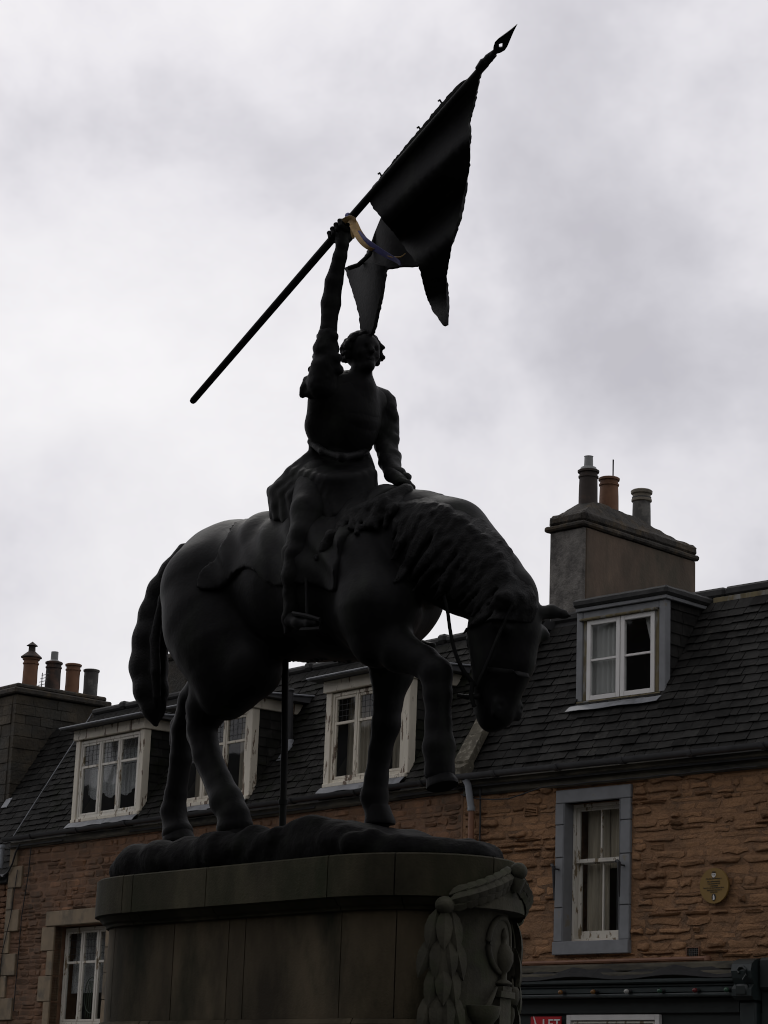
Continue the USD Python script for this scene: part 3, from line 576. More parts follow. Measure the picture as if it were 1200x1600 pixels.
# chimney of the right-hand house
ch = group_of(HR, 'chimney')
cu0, cu1, cv0, cv1, cz = -0.16, 0.41, 1.66, 3.95, 8.96
part(ch, 'end_face', cbox((cu0, cv0 - 0.015, 6.9), (cu1 - .001, cv0 + 0.3, cz), 0.02), M['render_grey'])
part(ch, 'stack', cbox((cu0 + .004, cv0 + 0.02, 6.6), (cu1 + 0.012, cv1, cz), 0.02), M['render'])
part(ch, 'cope', [rough_box((cu0 - 0.055, cv0 - 0.07, cz + .002), (cu1 + 0.045, cv1 + 0.045, cz + 0.075), 0.016, 3, .07, .03), rough_box((cu0 - 0.02, cv0 - 0.035, cz + 0.06), (cu1 + 0.025, cv1 + 0.025, cz + 0.22), 0.03, 4, .08, .05)], M['cope'], smooth=40)
fl = trimesh.convex.convex_hull(np.array([(x, y, cz + .18) for x in (cu0 - .01, cu1 + .01) for y in (cv0 - .02, cv1 + .01)] + [(x, y, cz + 0.43) for x in (cu0 + .16, cu1 - .16) for y in (cv0 + .36, cv0 + 0.95)] + [(x, cv1 - 0.5, cz + 0.30) for x in (cu0 + .13, cu1 - .13)]))
fv, ff = trimesh.remesh.subdivide_to_size(fl.vertices, fl.faces, .08); ft = trimesh.Trimesh(fv, ff); ft.merge_vertices()
part(ch, 'flaunching', (np.array(ft.vertices) + ft.vertex_normals * ((meshkit.fbm(np.array(ft.vertices) * 5, 3, 8) - .5) * .07)[:, None], np.array(ft.faces)), M['cope'], smooth=50)

def pot(parent, u, v, z, h, r0, r1, mt, rim=True, neck=False, sides=20):
    """A tapered clay chimney pot, hollow at the top."""
    pr = [(r0, z), (r0 * .97, z + h * .5), (r1, z + h * .78), (r1 + .012, z + h * .79), (r1 + .014, z + h * .83), (r1, z + h * .84), (r1, z + h * .92), (r1 + .02, z + h * .93), (r1 + .024, z + h * .98), (r1 + .008, z + h), (r1 - .03, z + h), (r1 - .035, z + h * .6), (0, z + h * .6)]
    if not rim: pr = [(r0, z), (r1, z + h * .9), (r1 + .015, z + h * .93), (r1 + .02, z + h * .98), (r1, z + h), (r1 - .03, z + h), (r1 - .035, z + h * .6), (0, z + h * .6)]
    return part(parent, 'chimney_pot', lathe(pr, (u, v, 0), sides), mt, smooth=35)
cz_ = cz + 0.40; uc = (cu0 + cu1) / 2 - 0.05
pot(HR, uc, 2.12, cz_, 0.50, 0.125, 0.118, M['sooty'])
part(HR, 'pot_cowl', lathe([(.115, cz_ + .50), (.10, cz_ + .535), (.06, cz_ + .55), (.056, cz_ + .68), (.062, cz_ + .685), (.05, cz_ + .69), (0, cz_ + .69)], (uc, 2.12, 0), 16), M['metal_cowl'], smooth=35)
pot(HR, uc, 2.54, cz_ - .03, 0.52, 0.13, 0.118, M['terracotta'])
part(HR, 'lightning_rod', tube([(uc, 2.62, cz_), (uc, 2.62, cz_ + 0.76)], 0.010, 6), M['iron'])
pot(HR, uc, 3.22, cz_ - .09, 0.56, 0.125, 0.115, M['grey_pot'])
part(HR, 'pot_rim', lathe([(.121, cz_ + .31), (.136, cz_ + .32), (.136, cz_ + .345), (.12, cz_ + .36), (.12, cz_ + .41), (.141, cz_ + .425), (.145, cz_ + .46), (.125, cz_ + .475), (.085, cz_ + .475), (.085, cz_ + .3)], (uc, 3.22, 0), 20), M['buff_pot'], smooth=35)

for nm, rot, u0, u1 in (('pavement', ROT_R, 0.0, 60.0), ('pavement_along_the_dormer_house', ROT_L, -60.0, 0.0)):
    c_, s_ = math.cos(rot), math.sin(rot); v_, f_ = cat([cbox((u0, -2.2, -0.05), (u1, 0.3, 0.11), .004), cbox((u0, -2.36, -0.05), (u1, -2.204, 0.12), .015)])
    setting(nm, (frame_points(rot, v_), f_), M['paving'], 'paved footway with stone kerb along the front of the houses')
# ================================================================== the left-hand house (red rubble, three painted dormers)
SL, VL, UL = 1.66, 1.28, -10.46
HL = thing('dormer_house', 'long house of red rubble with three peeling cream dormers in a steep slate roof', 'house', J, ROT_L)
WL = (-9.02, -7.62, 2.78, 4.21)
wallL = group_of(HL, 'wall')
part(wallL, 'backing', wall_slab(UL, -0.0, 0.0, 5.45, [WL], -0.003, 0.5), M['mortar_l'])
holesL = [(-9.13, -7.5, 2.6, 4.44), (UL, -10.2, 0, 5.42)]
lh = []
for k in range(7):     # long and short stones of the corner and of the window margin
    z0 = 5.16 - 0.327 * (k + 1); wq = 0.385 if k % 2 == 0 else 0.15
    part(wallL, 'quoin', cbox((UL - 0.012, -0.035, z0 + .003), (UL + wq, 0.06, z0 + 0.324), 0.008), M['dressed']); lh.append((UL - 1, UL + wq + .006, z0, z0 + .327))
part(wallL, 'quoin', cbox((UL - 0.012, -0.035, 5.163), (UL + 0.20, 0.06, 5.44), 0.008), M['dressed']); lh.append((UL - 1, UL + .206, 5.16, 5.5))
for k, (za, zb, wq) in enumerate(((3.86, 4.205, 0.385), (3.5, 3.856, 0.2), (3.13, 3.496, 0.39), (2.78, 3.126, 0.2), (2.42, 2.776, .385))):
    part(wallL, 'margin_stone', cbox((-9.02 - wq + .03, -0.03, za), (-9.02, 0.12, zb), 0.008), M['dressed']); lh.append((-9.02 - wq + .02, -9.02, za - .003, zb + .003))
    part(wallL, 'margin_stone', cbox((-7.62, -0.03, za), (-7.62 + wq - .03, 0.12, zb), 0.008), M['dressed']); lh.append((-7.62, -7.62 + wq - .02, za - .003, zb + .003))
part(wallL, 'lintel', cbox((-9.27, -0.04, 4.212), (-7.38, 0.12, 4.43), 0.01), M['dressed']); lh.append((-9.275, -7.375, 4.205, 4.435))
lh += [(-9.02, -7.62, 2.7, 4.21), (-9.1, -7.5, 2.66, 2.79)]
put_pieces(wallL, 'stone', rubble(UL + 0.15, -0.02, 0.05, 5.42, (0.04, 0.115), (0.14, 0.45), lh, (0.004, 0.024), 23, rough=0.35, gap=0.004), ROT_L, M['rubble_l'], M['rubble_l_far'], 'far_stones')
part(HL, 'back_walls', [wall_slab(UL, -0.0, 0, 5.5, [], 5.6, 6.0), prism(sbox(0.5, 0, 5.6, 5.5), UL + .02, UL + 0.4, 0)], M['mortar_l'])
part(HL, 'eaves_band', [cbox((UL, -0.06, 5.42), (-0.02, 0.3, 5.535), 0.02)], M['old_stone_band'])  # dark stone tone here paints the gutter's shade onto the eaves course
part(HL, 'gutter', gutter(UL - 0.05, -0.03, -0.13, 5.59, 0.06, 1.3), M['iron'], smooth=40)
w = group_of(HL, 'window')
casement(w, WL[0] + .02, WL[1] - .02, WL[2] + .02, WL[3] - .02, 0.16, 3, 0.64, M['white'])
part(w, 'cill', cbox((WL[0] - .05, -0.06, WL[2] - .1), (WL[1] + .05, 0.2, WL[2] + .018), .01), M['dressed'])
part(w, 'lace_curtain', curtain_mesh(WL[0] + .06, WL[1] - .06, WL[2] + 0.98, WL[2] + 0.48, 0.30, 16, 0.014, nu=120), M['lace'], smooth=True)
part(w, 'upper_net', curtain_mesh(WL[0] + .06, WL[1] - .06, WL[3] - 0.06, WL[2] + 0.98, 0.33, 16, 0.014, nu=120), M['lace'], smooth=True)
part(w, 'stained_motif', [tube([(-8.30 + .17 * math.cos(a), 0.225, 3.22 + .25 * math.sin(a)) for a in np.linspace(0, 2 * math.pi, 20)], .007, 5, False)] + [tube([(-8.42 + .06 * k, 0.226, 2.9), (-8.40 + .055 * k, 0.226, 3.2), (-8.36 + .03 * k, 0.226, 3.42)], .006, 5) for k in range(5)], mat('green_glass_lead', (0.03, 0.055, 0.03), 0.2, 20, 0.4, 0))
room(w, WL[0] - .2, WL[1] + .2, WL[2] - .3, WL[3] + .2, 0.52, 1.6)
roofL = group_of(HL, 'roof')
zl = EZ + SL * VL
DORM = [(-8.93, -7.08), (-6.25, -4.44), (-2.83, -1.13)]
DV, DZ0, DZ1 = 0.06, 5.76, 6.945
dvt = (DZ1 + 0.16 - EZ) / SL
boarding(roofL, (-0.08, EZ - 0.155), [(3.0, zl + 0.15), (6.05, 5.5), (5.6, 5.3), (3.0, zl - .1)], SL, EZ, VL, [(a + .03, b - .03, 0.0, dvt - .08) for a, b in DORM], UL, 0.0, (0.0, EZ - 0.16))
put_pieces(roofL, 'slate', slates(UL + .02, -0.12, SL, VL - 0.02, EZ, 0.112, (0.11, 0.22), [(a, b, -1, dvt) for a, b in DORM], 31, 0.022), ROT_L, M['slate_l'], M['slate_l_far'], 'far_slates')
part(roofL, 'verge_strip', tube([(UL - 0.012, -0.03 + .03, EZ + .03), (UL - 0.012, 1.0, EZ + SL * 1.0 + .03), (UL - .012, VL, zl + .03)], 0.009, 6), M['lead'])
x = UL
for k in range(11):
    part(roofL, 'ridge_tile', [cbox((x + .004, VL - 0.06, zl - 0.05), (min(x + 0.95, -0.02), VL + 0.10, zl + 0.045), 0.03), cbox((x + 0.80, VL - 0.07, zl - 0.04), (min(x + 0.95, -0.02) + .004, VL + 0.11, zl + 0.075), 0.03)], M['ridge']); x += 0.955
for n, (a, b) in enumerate(DORM):
    d = group_of(HL, 'dormer'); pw = 0.115
    for uu in (a, b - pw): part(d, 'corner_post', cbox((uu, DV, DZ0), (uu + pw, DV + 0.12, DZ1), 0.008), M['cream'])
    part(d, 'fascia', [cbox((a - 0.03, DV - 0.035, DZ1 + .002), (b + 0.03, DV + 0.12, DZ1 + 0.155), 0.008), cbox((b - 0.06, DV + 0.122, DZ1 + .002), (b + 0.03, dvt - 0.02, DZ1 + 0.155), 0.008), cbox((a - 0.03, DV + 0.122, DZ1 + .002), (a + 0.06, dvt - 0.02, DZ1 + 0.155), 0.008)], M['cream'])
    part(d, 'flat_roof', hull([(x_, y, z) for x_ in (a - 0.16, b + 0.16) for y, z in ((DV - 0.20, DZ1 + 0.158), (DV - 0.20, DZ1 + 0.185), (dvt + 0.14, DZ1 + 0.16), (dvt + 0.14, DZ1 + 0.30))]), M['gutter'])
    part(d, 'lead_edge', tube([(a - 0.17, DV - 0.205, DZ1 + 0.182), (b + 0.17, DV - 0.205, DZ1 + 0.182), (b + 0.172, dvt + 0.1, DZ1 + 0.27)], 0.013, 6), M['lead'])
    part(d, 'cill', cbox((a + 0.02, DV - 0.03, DZ0 - 0.05), (b - 0.02, DV + 0.12, DZ0 + .004), 0.008), M['cream'])
    part(d, 'apron_flashing', [sheet_grid(np.array([[(a + 0.01 + (b - a - .02) * (h0 + (h1 - h0) * i / 8), DV - 0.035 - 0.085 * t, DZ0 - 0.05 - 0.085 * t ** 1.2 + 0.008 * math.sin(i * 1.3 + n) * t) for t in (0, .5, 1)] for i in range(9)]), 0.006) for h0, h1 in ((0, .56), (.57, 1))], M['lead'])
    for uu, sd in ((b - 0.022, 1), (a + 0.022, -1)): cheek_slates(d, uu, sd, DV, DZ1, SL, EZ, 0.125, M['slate_l'], 41 + n * 2 + sd)
    dw = group_of(HL, 'dormer_window')
    casement(dw, a + pw + .003, b - pw - .003, DZ0 + .006, DZ1 - 0.015, DV + 0.02, 3, 0.66, M['cream'] if n else M['white'])
    if n == 0:
        part(dw, 'lace_curtain', curtain_mesh(a + pw + .04, b - pw - .04, DZ0 + 0.76, DZ0 + 0.30, DV + 0.18, 15, 0.012, scallop=0.09, nu=120), M['lace'], smooth=True)
        part(dw, 'upper_net', curtain_mesh(a + pw + .04, b - pw - .04, DZ1 - 0.05, DZ0 + 0.78, DV + 0.22, 15, 0.012, nu=120), M['lace'], smooth=True)
    else:
        part(dw, 'curtain', [curtain_mesh(a + pw + .04, a + pw + .5, DZ1 - 0.05, DZ0 + 0.05, DV + 0.26, 6, 0.02), curtain_mesh(b - pw - .5, b - pw - .04, DZ1 - 0.05, DZ0 + 0.05, DV + 0.26, 6, 0.02)], M['blind'], smooth=True)
    room(dw, a + .06, b - .06, DZ0 - .02, DZ1, DV + 0.14, 1.5)
part(HL, 'vent_pipe', [tube([(-4.165, 0.50, 6.40), (-4.165, 0.46, 7.22)], 0.045, 10), lathe([(.05, 0), (.06, .02), (.05, .04)], (-4.165, 0.46, 7.19), 10)], M['iron'], smooth=40)
part(HL, 'vent_flashing', [lathe([(.085, 0), (.06, .10), (.05, .16)], (-4.165, 0.5, 6.38), 12), sheet_grid(np.array([[(-4.27 + .05 * i + .02 * j, 0.36 + 0.06 * j, EZ + SL * (0.36 + 0.06 * j) + 0.045) for j in range(3)] for i in range(4)]), 0.006)], M['lead'])
st = group_of(HL, 'chimney')
part(st, 'stack', [cbox((-8.85, 1.45, 7.0), (-8.15, 2.2, 8.36), 0.03), cbox((-8.88, 1.42, 8.362), (-8.12, 2.23, 8.47), 0.03)], M['old_wall'])
part(HL, 'corner_cable', tube([(UL + 0.32, -0.07, 5.48), (UL + 0.2, -0.06, 5.36), (UL + 0.13, -0.06, 5.2), (UL + 0.02, -0.06, 5.08), (UL - 0.10, -0.07, 5.02)], 0.016, 6), M['iron'], smooth=True)
part(HL, 'wall_cable', tube([(UL + 0.62, -0.045, 5.42), (UL + 0.60, -0.045, 5.0), (UL + 0.50, -0.045, 4.4), (UL + 0.47, -0.045, 3.0)], 0.008, 5), M['iron'], smooth=True)
part(HL, 'corner_wire', tube([(UL + 0.28, -0.05, 5.1), (UL + 0.18, -0.05, 4.4), (UL + 0.02, -0.05, 3.9), (UL - 0.02, -0.05, 3.0)], 0.007, 5), M['iron'], smooth=True)

# ================================================================== the lower house at the far left with the tall gable stack
HN = thing('end_house', 'dark low slate roof and tall stone gable stack beyond the dormered house', 'house', J, ROT_L)
NE, NU = 5.06, -10.50
wallN = group_of(HN, 'wall')
part(wallN, 'backing', wall_slab(-17.0, NU, 0.0, NE - 0.1, [], 0.04, 0.5), M['mortar_l'])
put_pieces(wallN, 'stone', rubble(-14.0, NU - .02, 0.05, NE - 0.12, (0.06, 0.12), (0.16, 0.42), [], (0.006, 0.026), 29, v0=0.02), ROT_L, M['rubble_l'], M['rubble_l_far'], 'far_stones')
part(HN, 'back_wall', wall_slab(-17.0, NU, 0, NE - .1, [], 5.6, 6.0), M['mortar_l'])
part(HN, 'gutter', gutter(-17.0, NU - 0.02, -0.10, NE + 0.0, 0.06, 1.2), M['gutter'], smooth=40)
part(HN, 'downpipe', [tube([(-10.60, -0.09, 5.50), (-10.62, -0.09, 5.14)], 0.035, 10), lathe([(.037, 0), (.045, 0), (.045, .05), (.037, .05)], (-10.60, -0.09, 5.45), 10)], M['grey_pipe'], smooth=40)
roofN = group_of(HN, 'roof')
zn = NE + SL * 1.6
part(roofN, 'boarding', prism(Polygon([(-0.06, NE - .13), (1.6, zn - 0.02), (3.0, zn + .2), (6.05, NE), (5.6, NE - .2), (3.0, zn - .1), (1.6, zn - 0.14), (0, NE - .14)]), -17.0, NU, 0), M['roof_board'])
put_pieces(roofN, 'slate', slates(-14.0, NU, SL, 1.6, NE, 0.13, (0.14, 0.26), [(-14, -12.1, .8, 9)], 37, 0.02), ROT_L, M['slate_r'], M['slate_r_far'], 'far_slates')
stk = group_of(HN, 'gable_stack')
r_ = random.Random(5)
sv0, sv1, su0, su1, sz = 0.79, 2.52, -13.3, -12.10, 8.16
part(stk, 'core', cbox((su0 + .004, sv0 + .004, 5.6), (su1 - .004, sv1 - .004, sz), .02), M['old_wall'])
z = 5.7
while z < sz - .02:
    h = min(r_.uniform(.12, .24), sz - z); v = sv0 + (r_.uniform(.0, .2) if r_.random() < .5 else 0)
    v = sv0
    while v < sv1 - .02:
        wv = min(r_.uniform(.2, .5), sv1 - v); o = r_.uniform(.0, .018)
        if z + h > NE + SL * v: part(stk, 'stone', cbox((su1 - .1, v + .0015, z + .0015), (su1 + o, v + wv - .0015, z + h - .0015), .006), M['old_wall'])
        v += wv
    u = su1 - .102
    while u > su0:
        wv = min(r_.uniform(.25, .5), u - su0); o = r_.uniform(.0, .018)
        part(stk, 'stone', cbox((u - wv + .0015, sv0 - o, z + .0015), (u - .0015, sv0 + .1, z + h - .0015), .006), M['old_wall'])
        u -= wv
        if u - su0 < .05: break
    z += h
part(stk, 'cope', [cbox((su0 - .06, sv0 - .07, sz + .002), (su1 + .07, sv1 + .07, sz + .10), .02), cbox((su0, sv0 + .0, sz + .102), (su1 + .01, sv1 + .0, sz + .18), .04)], M['cope'])
part(stk, 'flashing', sheet_grid(np.array([[(-12.16 + .06 * i, 0.70 + .05 * j, NE + SL * (0.70 + .05 * j) + .05) for j in range(3)] for i in range(4)]), .006), M['lead'])
pz = sz + .17
pu = -12.42
pot(HN, pu, 1.20, pz, 0.52, .125, .122, M['terracotta'])
part(HN, 'pot_cowl', lathe([(.12, pz + .50), (.175, pz + .52), (.175, pz + .535), (.06, pz + .63), (.055, pz + .72), (.095, pz + .725), (.0, pz + .80)], (pu, 1.20, 0), 16), M['sooty'], smooth=20)
pot(HN, pu, 1.64, pz, 0.52, .13, .125, M['sooty'])
part(HN, 'pot_cowl', lathe([(.115, pz + .52), (.07, pz + .55), (.062, pz + .56), (.062, pz + .69), (.055, pz + .695), (0, pz + .695)], (pu, 1.64, 0), 16), M['metal_cowl'], smooth=35)
pot(HN, pu, 2.02, pz, 0.54, .12, .118, M['terracotta'])
pot(HN, pu, 2.38, pz - .02, 0.52, .118, .122, M['grey_pot'], rim=False)
part(HN, 'aerial', [tube([(pu + .02, 1.42, pz), (pu + .02, 1.42, pz + .3)], .008, 5)] + [tube([(pu - .1, 1.42 + .02 * k, pz + .1 + .06 * k), (pu + .14, 1.42 + .02 * k, pz + .1 + .06 * k)], .006, 4) for k in range(4)], M['iron'])

# ================================================================== the monument: local axes X along the horse, Y to its left, Z up
MA = math.radians(40)
MX = np.array([math.sin(MA), -math.cos(MA), 0]); MY = np.array([-MX[1], MX[0], 0]); MO = np.array([0.209, 14.774, 0])
MROT = math.atan2(MX[1], MX[0])
def S(px, py, y):
    """The point of the statue on its lengthwise plane at distance y from the middle that the photograph shows at (px, py)."""
    d = FWD + (px - 600) / FPX * RIGHT - (py - 800) / FPX * UP
    t = ((MO + y * MY - EYE) @ MY) / (d @ MY); p = EYE + t * d - MO
    return np.array([p @ MX, p @ MY, p[2]])
def scale_at(p): return FPX / ((MO + p[0] * MX + p[1] * MY + np.array([0, 0, p[2]]) - EYE) @ FWD)     # pixels per metre there
def node(px, py, y, r): p = S(px, py, y); return p, r / scale_at(p)

class Field:
    """Smooth unions of tapered capsules on a grid, turned into one closed surface."""
    def __init__(self, lo, hi, h):
        self.lo, self.h = np.array(lo, float), h
        self.n = np.ceil((np.array(hi) - self.lo) / h).astype(int) + 1
        self.d = np.full(self.n, 1.0, np.float32)
    def window(self, lo, hi, m):
        a = np.clip(np.floor((lo - m - self.lo) / self.h).astype(int), 0, self.n - 1); b = np.clip(np.ceil((hi + m - self.lo) / self.h).astype(int) + 1, 1, self.n)
        sl = tuple(slice(x, y) for x, y in zip(a, b))
        g = [self.lo[i] + self.h * np.arange(a[i], b[i], dtype=np.float32) for i in range(3)]
        return sl, g
    def merge(self, sl, d, k, cut=False):
        o = self.d[sl]
        if cut: self.d[sl] = np.maximum(o, -d); return
        hh = np.clip(k - np.abs(o - d), 0, None) / max(k, 1e-9)
        self.d[sl] = np.minimum(o, d) - hh * hh * k * 0.25
    def cap(self, a, ra, b=None, rb=None, k=0.03, flat=1.0, cut=False):
        """A capsule from a (radius ra) to b (radius rb); flat < 1 narrows it across Y."""
        b = a if b is None else b; rb = ra if rb is None else rb
        a, b = np.array(a, np.float32), np.array(b, np.float32); R = max(ra, rb)
        sl, (x, y, z) = self.window(np.minimum(a, b) - R, np.maximum(a, b) + R, k + 3 * self.h)
        ba = b - a; bb = max(float(ba @ ba), 1e-9); f = 1.0 / flat
        X, Y, Z = x[:, None, None] - a[0], y[None, :, None] - a[1], z[None, None, :] - a[2]
        t = np.clip((X * ba[0] + Y * ba[1] + Z * ba[2]) / bb, 0, 1)
        d = np.sqrt((X - t * ba[0]) ** 2 + ((Y - t * ba[1]) * f) ** 2 + (Z - t * ba[2]) ** 2) - (ra + (rb - ra) * t)
        self.merge(sl, (d * (flat if flat < 1 else 1)).astype(np.float32) if flat < 1 else d.astype(np.float32), k, cut)
    def chain(self, nodes, k=0.03, flat=1.0):
        for (a, ra), (b, rb) in zip(nodes, nodes[1:]): self.cap(a, ra, b, rb, k, flat)
    def noise(self, amp, scale, seed=0, stretch=(1, 1, 1)):
        idx = np.nonzero(np.abs(self.d) < amp + 3 * self.h)
        p = np.stack([self.lo[i] + self.h * idx[i] for i in range(3)], 1)
        self.d[idx] += amp * 2 * (meshkit.fbm(p * scale * np.array(stretch), 3, seed) - 0.5)
    def points_near(self, w):
        idx = np.nonzero(np.abs(self.d) < w); return idx, np.stack([self.lo[i] + self.h * idx[i] for i in range(3)], 1)
    def surface(self):
        D = self.d.copy(); D[0], D[-1], D[:, 0], D[:, -1], D[:, :, 0], D[:, :, -1] = [1.0] * 6
        ins = D < 0; c = np.zeros(np.array(D.shape) - 1, np.int8)
        for o in np.ndindex(2, 2, 2): c += ins[o[0]:D.shape[0] - 1 + o[0], o[1]:D.shape[1] - 1 + o[1], o[2]:D.shape[2] - 1 + o[2]]
        cells = np.stack(np.nonzero((c > 0) & (c < 8)), 1); ids = np.full(c.shape, -1, np.int32); ids[tuple(cells.T)] = np.arange(len(cells))
        acc, cnt = np.zeros((len(cells), 3)), np.zeros(len(cells))
        corner = [np.array(o) for o in np.ndindex(2, 2, 2)]
        val = {tuple(o): D[tuple((cells + o).T)] for o in corner}
        for o in corner:
            for ax in range(3):
                if o[ax] == 0:
                    q = o.copy(); q[ax] = 1; va, vb = val[tuple(o)], val[tuple(q)]; mk = (va < 0) != (vb < 0)
                    t = va[mk] / (va[mk] - vb[mk]); pos = np.tile(o.astype(float), (mk.sum(), 1)); pos[:, ax] += t
                    acc[mk] += pos; cnt[mk] += 1
        V = self.lo + self.h * (cells + acc / cnt[:, None]); F = []
        for ax in range(3):
            b, e = [(1, 2), (2, 0), (0, 1)][ax]
            i = [slice(1, -1)] * 3; i[ax] = slice(0, -1); j = [slice(1, -1)] * 3; j[ax] = slice(1, None)
            A, B = ins[tuple(i)], ins[tuple(j)]
            for flip, mk in ((False, A & ~B), (True, ~A & B)):
                p = np.stack(np.nonzero(mk), 1); p += np.array([0 if k == ax else 1 for k in range(3)])
                def at(db, de): q = p.copy(); q[:, b] -= db; q[:, e] -= de; return ids[tuple(q.T)]
                q = [at(1, 1), at(0, 1), at(0, 0), at(1, 0)]
                if flip: q = q[::-1]
                F += [np.stack([q[0], q[1], q[2]], 1), np.stack([q[0], q[2], q[3]], 1)]
        return V, np.vstack(F)
def low(mesh): v, f = mesh; return v - np.array([0, 0, 3.2]), f

# ---- the stone pedestal
PED = thing('pedestal', 'dark weathered sandstone pedestal with carved garlands under the bronze horse', 'pedestal', MO, MROT)
PA, PB, PL = 0.85, 0.62, 2.256
def plan(n_bow=28):
    """(points, normals) round the plan, from the middle of the back bow along the near side to the front and back again."""
    P, N, lab = [], [], []
    th = np.linspace(-math.pi / 2, math.pi / 2, n_bow)
    for t in th: P.append((PA * math.cos(t), PB * math.sin(t))); N.append((PB * math.cos(t), PA * math.sin(t)))
    for t in th + math.pi: P.append((-PL + PA * math.cos(t), PB * math.sin(t))); N.append((PB * math.cos(t), PA * math.sin(t)))
    P, N = np.array(P), np.array(N); N /= np.linalg.norm(N, axis=1, keepdims=True)
    # resample evenly, closed
    Pc, Nc = np.vstack([P, P[:1]]), np.vstack([N, N[:1]])
    s = np.r_[0, np.cumsum(np.linalg.norm(np.diff(Pc, axis=0), axis=1))]
    return Pc, Nc, s
_PP, _PN, _PS = plan()
def plan_at(s):
    s = np.mod(s, _PS[-1]); p = np.stack([np.interp(s, _PS, _PP[:, i]) for i in (0, 1)], -1); n = np.stack([np.interp(s, _PS, _PN[:, i]) for i in (0, 1)], -1)
    return p, n / np.linalg.norm(n, axis=-1, keepdims=True)
def ring_block(s0, s1, prof, depth=0.35):
    """A stone following the plan between two stations; prof: (outward offset, z) from bottom to top."""
    n = max(3, int((s1 - s0) / 0.06)); p, nn = plan_at(np.linspace(s0, s1, n)); pr = list(prof) + [(-depth, prof[-1][1]), (-depth, prof[0][1])]; m = len(pr)
    V = np.array([[(*(p[i] + nn[i] * o), z) for o, z in pr] for i in range(n)]).reshape(-1, 3); F = []
    for i in range(n - 1):
        for j in range(m):
            a, b = i * m + j, i * m + (j + 1) % m; F += [(a, a + m, b + m), (a, b + m, b)]
    for e, rev in ((0, False), (n - 1, True)):
        t = trimesh.creation.triangulate_polygon(Polygon(pr), engine='earcut')
        ff = np.array(t[1]); vv = np.array(t[0]); base = len(V); V = np.vstack([V, [(*(p[e] + nn[e] * o), z) for o, z in vv]])
        F += [tuple(x[::-1] if not rev else x) for x in (ff + base)]
    V = np.array(V); V[:, 2] -= 0
    F = np.array(F); tm = trimesh.Trimesh(V, F, process=False)
    return V, F
SL0 = _PS[-1]
def course(name, joints, prof, mt, gap=0.009, c=None):
    for a, b in zip(joints, joints[1:]): part(PED, name, ring_block(a + gap / 2, b - gap / 2, prof), mt, smooth=25)
# stations: s = 0 is where the near side meets the front bow; the front bow runs to about 2.33, then the far side, the back bow, the near side again
half = float(np.interp(0, [0, 1], [0, 0]))
bow = float(_PS[27])
js = [0.0, 0.52, bow / 2, bow - .52, bow, bow + 1.1, bow + PL, bow + PL + .6, bow + PL + bow - .6, bow * 2 + PL, bow * 2 + PL + 0.12, bow * 2 + PL + .98, SL0 - 0.0]
course('cornice_stone', js, [(-0.02, 2.935), (0.0, 2.94), (0.0, 2.975), (0.0, 3.19), (-0.012, 3.2)], M['pedestal_top'])
course('moulding_stone', [x + .04 for x in js], [(-0.105, 2.86), (-0.085, 2.865), (-0.085, 2.885), (-0.06, 2.895), (-0.035, 2.925), (-0.03, 2.933)], M['pedestal_top'])
jd = [0.03, 0.5, bow / 2, bow - .5, bow - .03, bow + .9, bow + 1.7, bow + PL + .4, bow + PL + bow / 2, bow * 2 + PL - .3, bow * 2 + PL + .50, bow * 2 + PL + 1.12, bow * 2 + PL + 1.30, SL0 + .03]
course('die_stone', jd, [(-0.11, 2.212), (-0.108, 2.5), (-0.108, 2.858)], M['pedestal'])
course('plinth_stone', [x + .2 for x in js], [(-0.06, 1.55), (-0.06, 2.18), (-0.08, 2.209)], M['pedestal'])
course('lower_plinth_stone', [x + .35 for x in js], [(0.03, 0.62), (0.03, 1.50), (-0.03, 1.548)], M['pedestal'])
course('step_stone', [x + .1 for x in js], [(0.35, 0.0), (0.35, 0.29), (0.34, 0.30)], M['pedestal'])
course('upper_step_stone', [x + .3 for x in js], [(0.18, 0.302), (0.18, 0.60), (0.17, 0.618)], M['pedestal'])
# the carved end under the horse's head
def end_point(y, z, out=0.0):
    """On the front bow of the die at side distance y."""
    x = PA * math.sqrt(max(1 - (y / PB) ** 2, 0)); n = np.array([x / PA ** 2, y / PB ** 2]); n /= np.linalg.norm(n)
    p = np.array([x, y]) + n * (out - 0.108); return np.array([p[0], p[1], z]), np.array([n[0], n[1], 0])
def leaf(base, tip, normal, width, bulge=0.03):
    """A thick pointed leaf with a mid rib."""
    base, tip, normal = map(np.asarray, (base, tip, normal)); ax = tip - base; L = np.linalg.norm(ax); ax = ax / L; side = np.cross(ax, normal); side /= np.linalg.norm(side) + 1e-9
    prof = [(0, .25), (.2, .8), (.42, 1.0), (.68, .8), (.88, .36), (1.0, 0.03)]; V, F = [], []
    for t, w in prof:
        c = base + ax * L * t + normal * bulge * math.sin(math.pi * min(t * .8 + .12, 1)); hw = width / 2 * w
        V += [c - side * hw - normal * .006, c + normal * 0.014 * w + normal * .004, c + side * hw - normal * .006, c - normal * .03]
    for i in range(len(prof) - 1):
        for j in range(4): a, b = i * 4 + j, i * 4 + (j + 1) % 4; F += [(a, b, b + 4), (a, b + 4, a + 4)]
    F += [(0, 3, 2), (0, 2, 1)]
    return np.array(V), np.array(F)
panel = group_of(PED, 'carved_panel')
ys = np.linspace(-0.42, 0.45, 16)
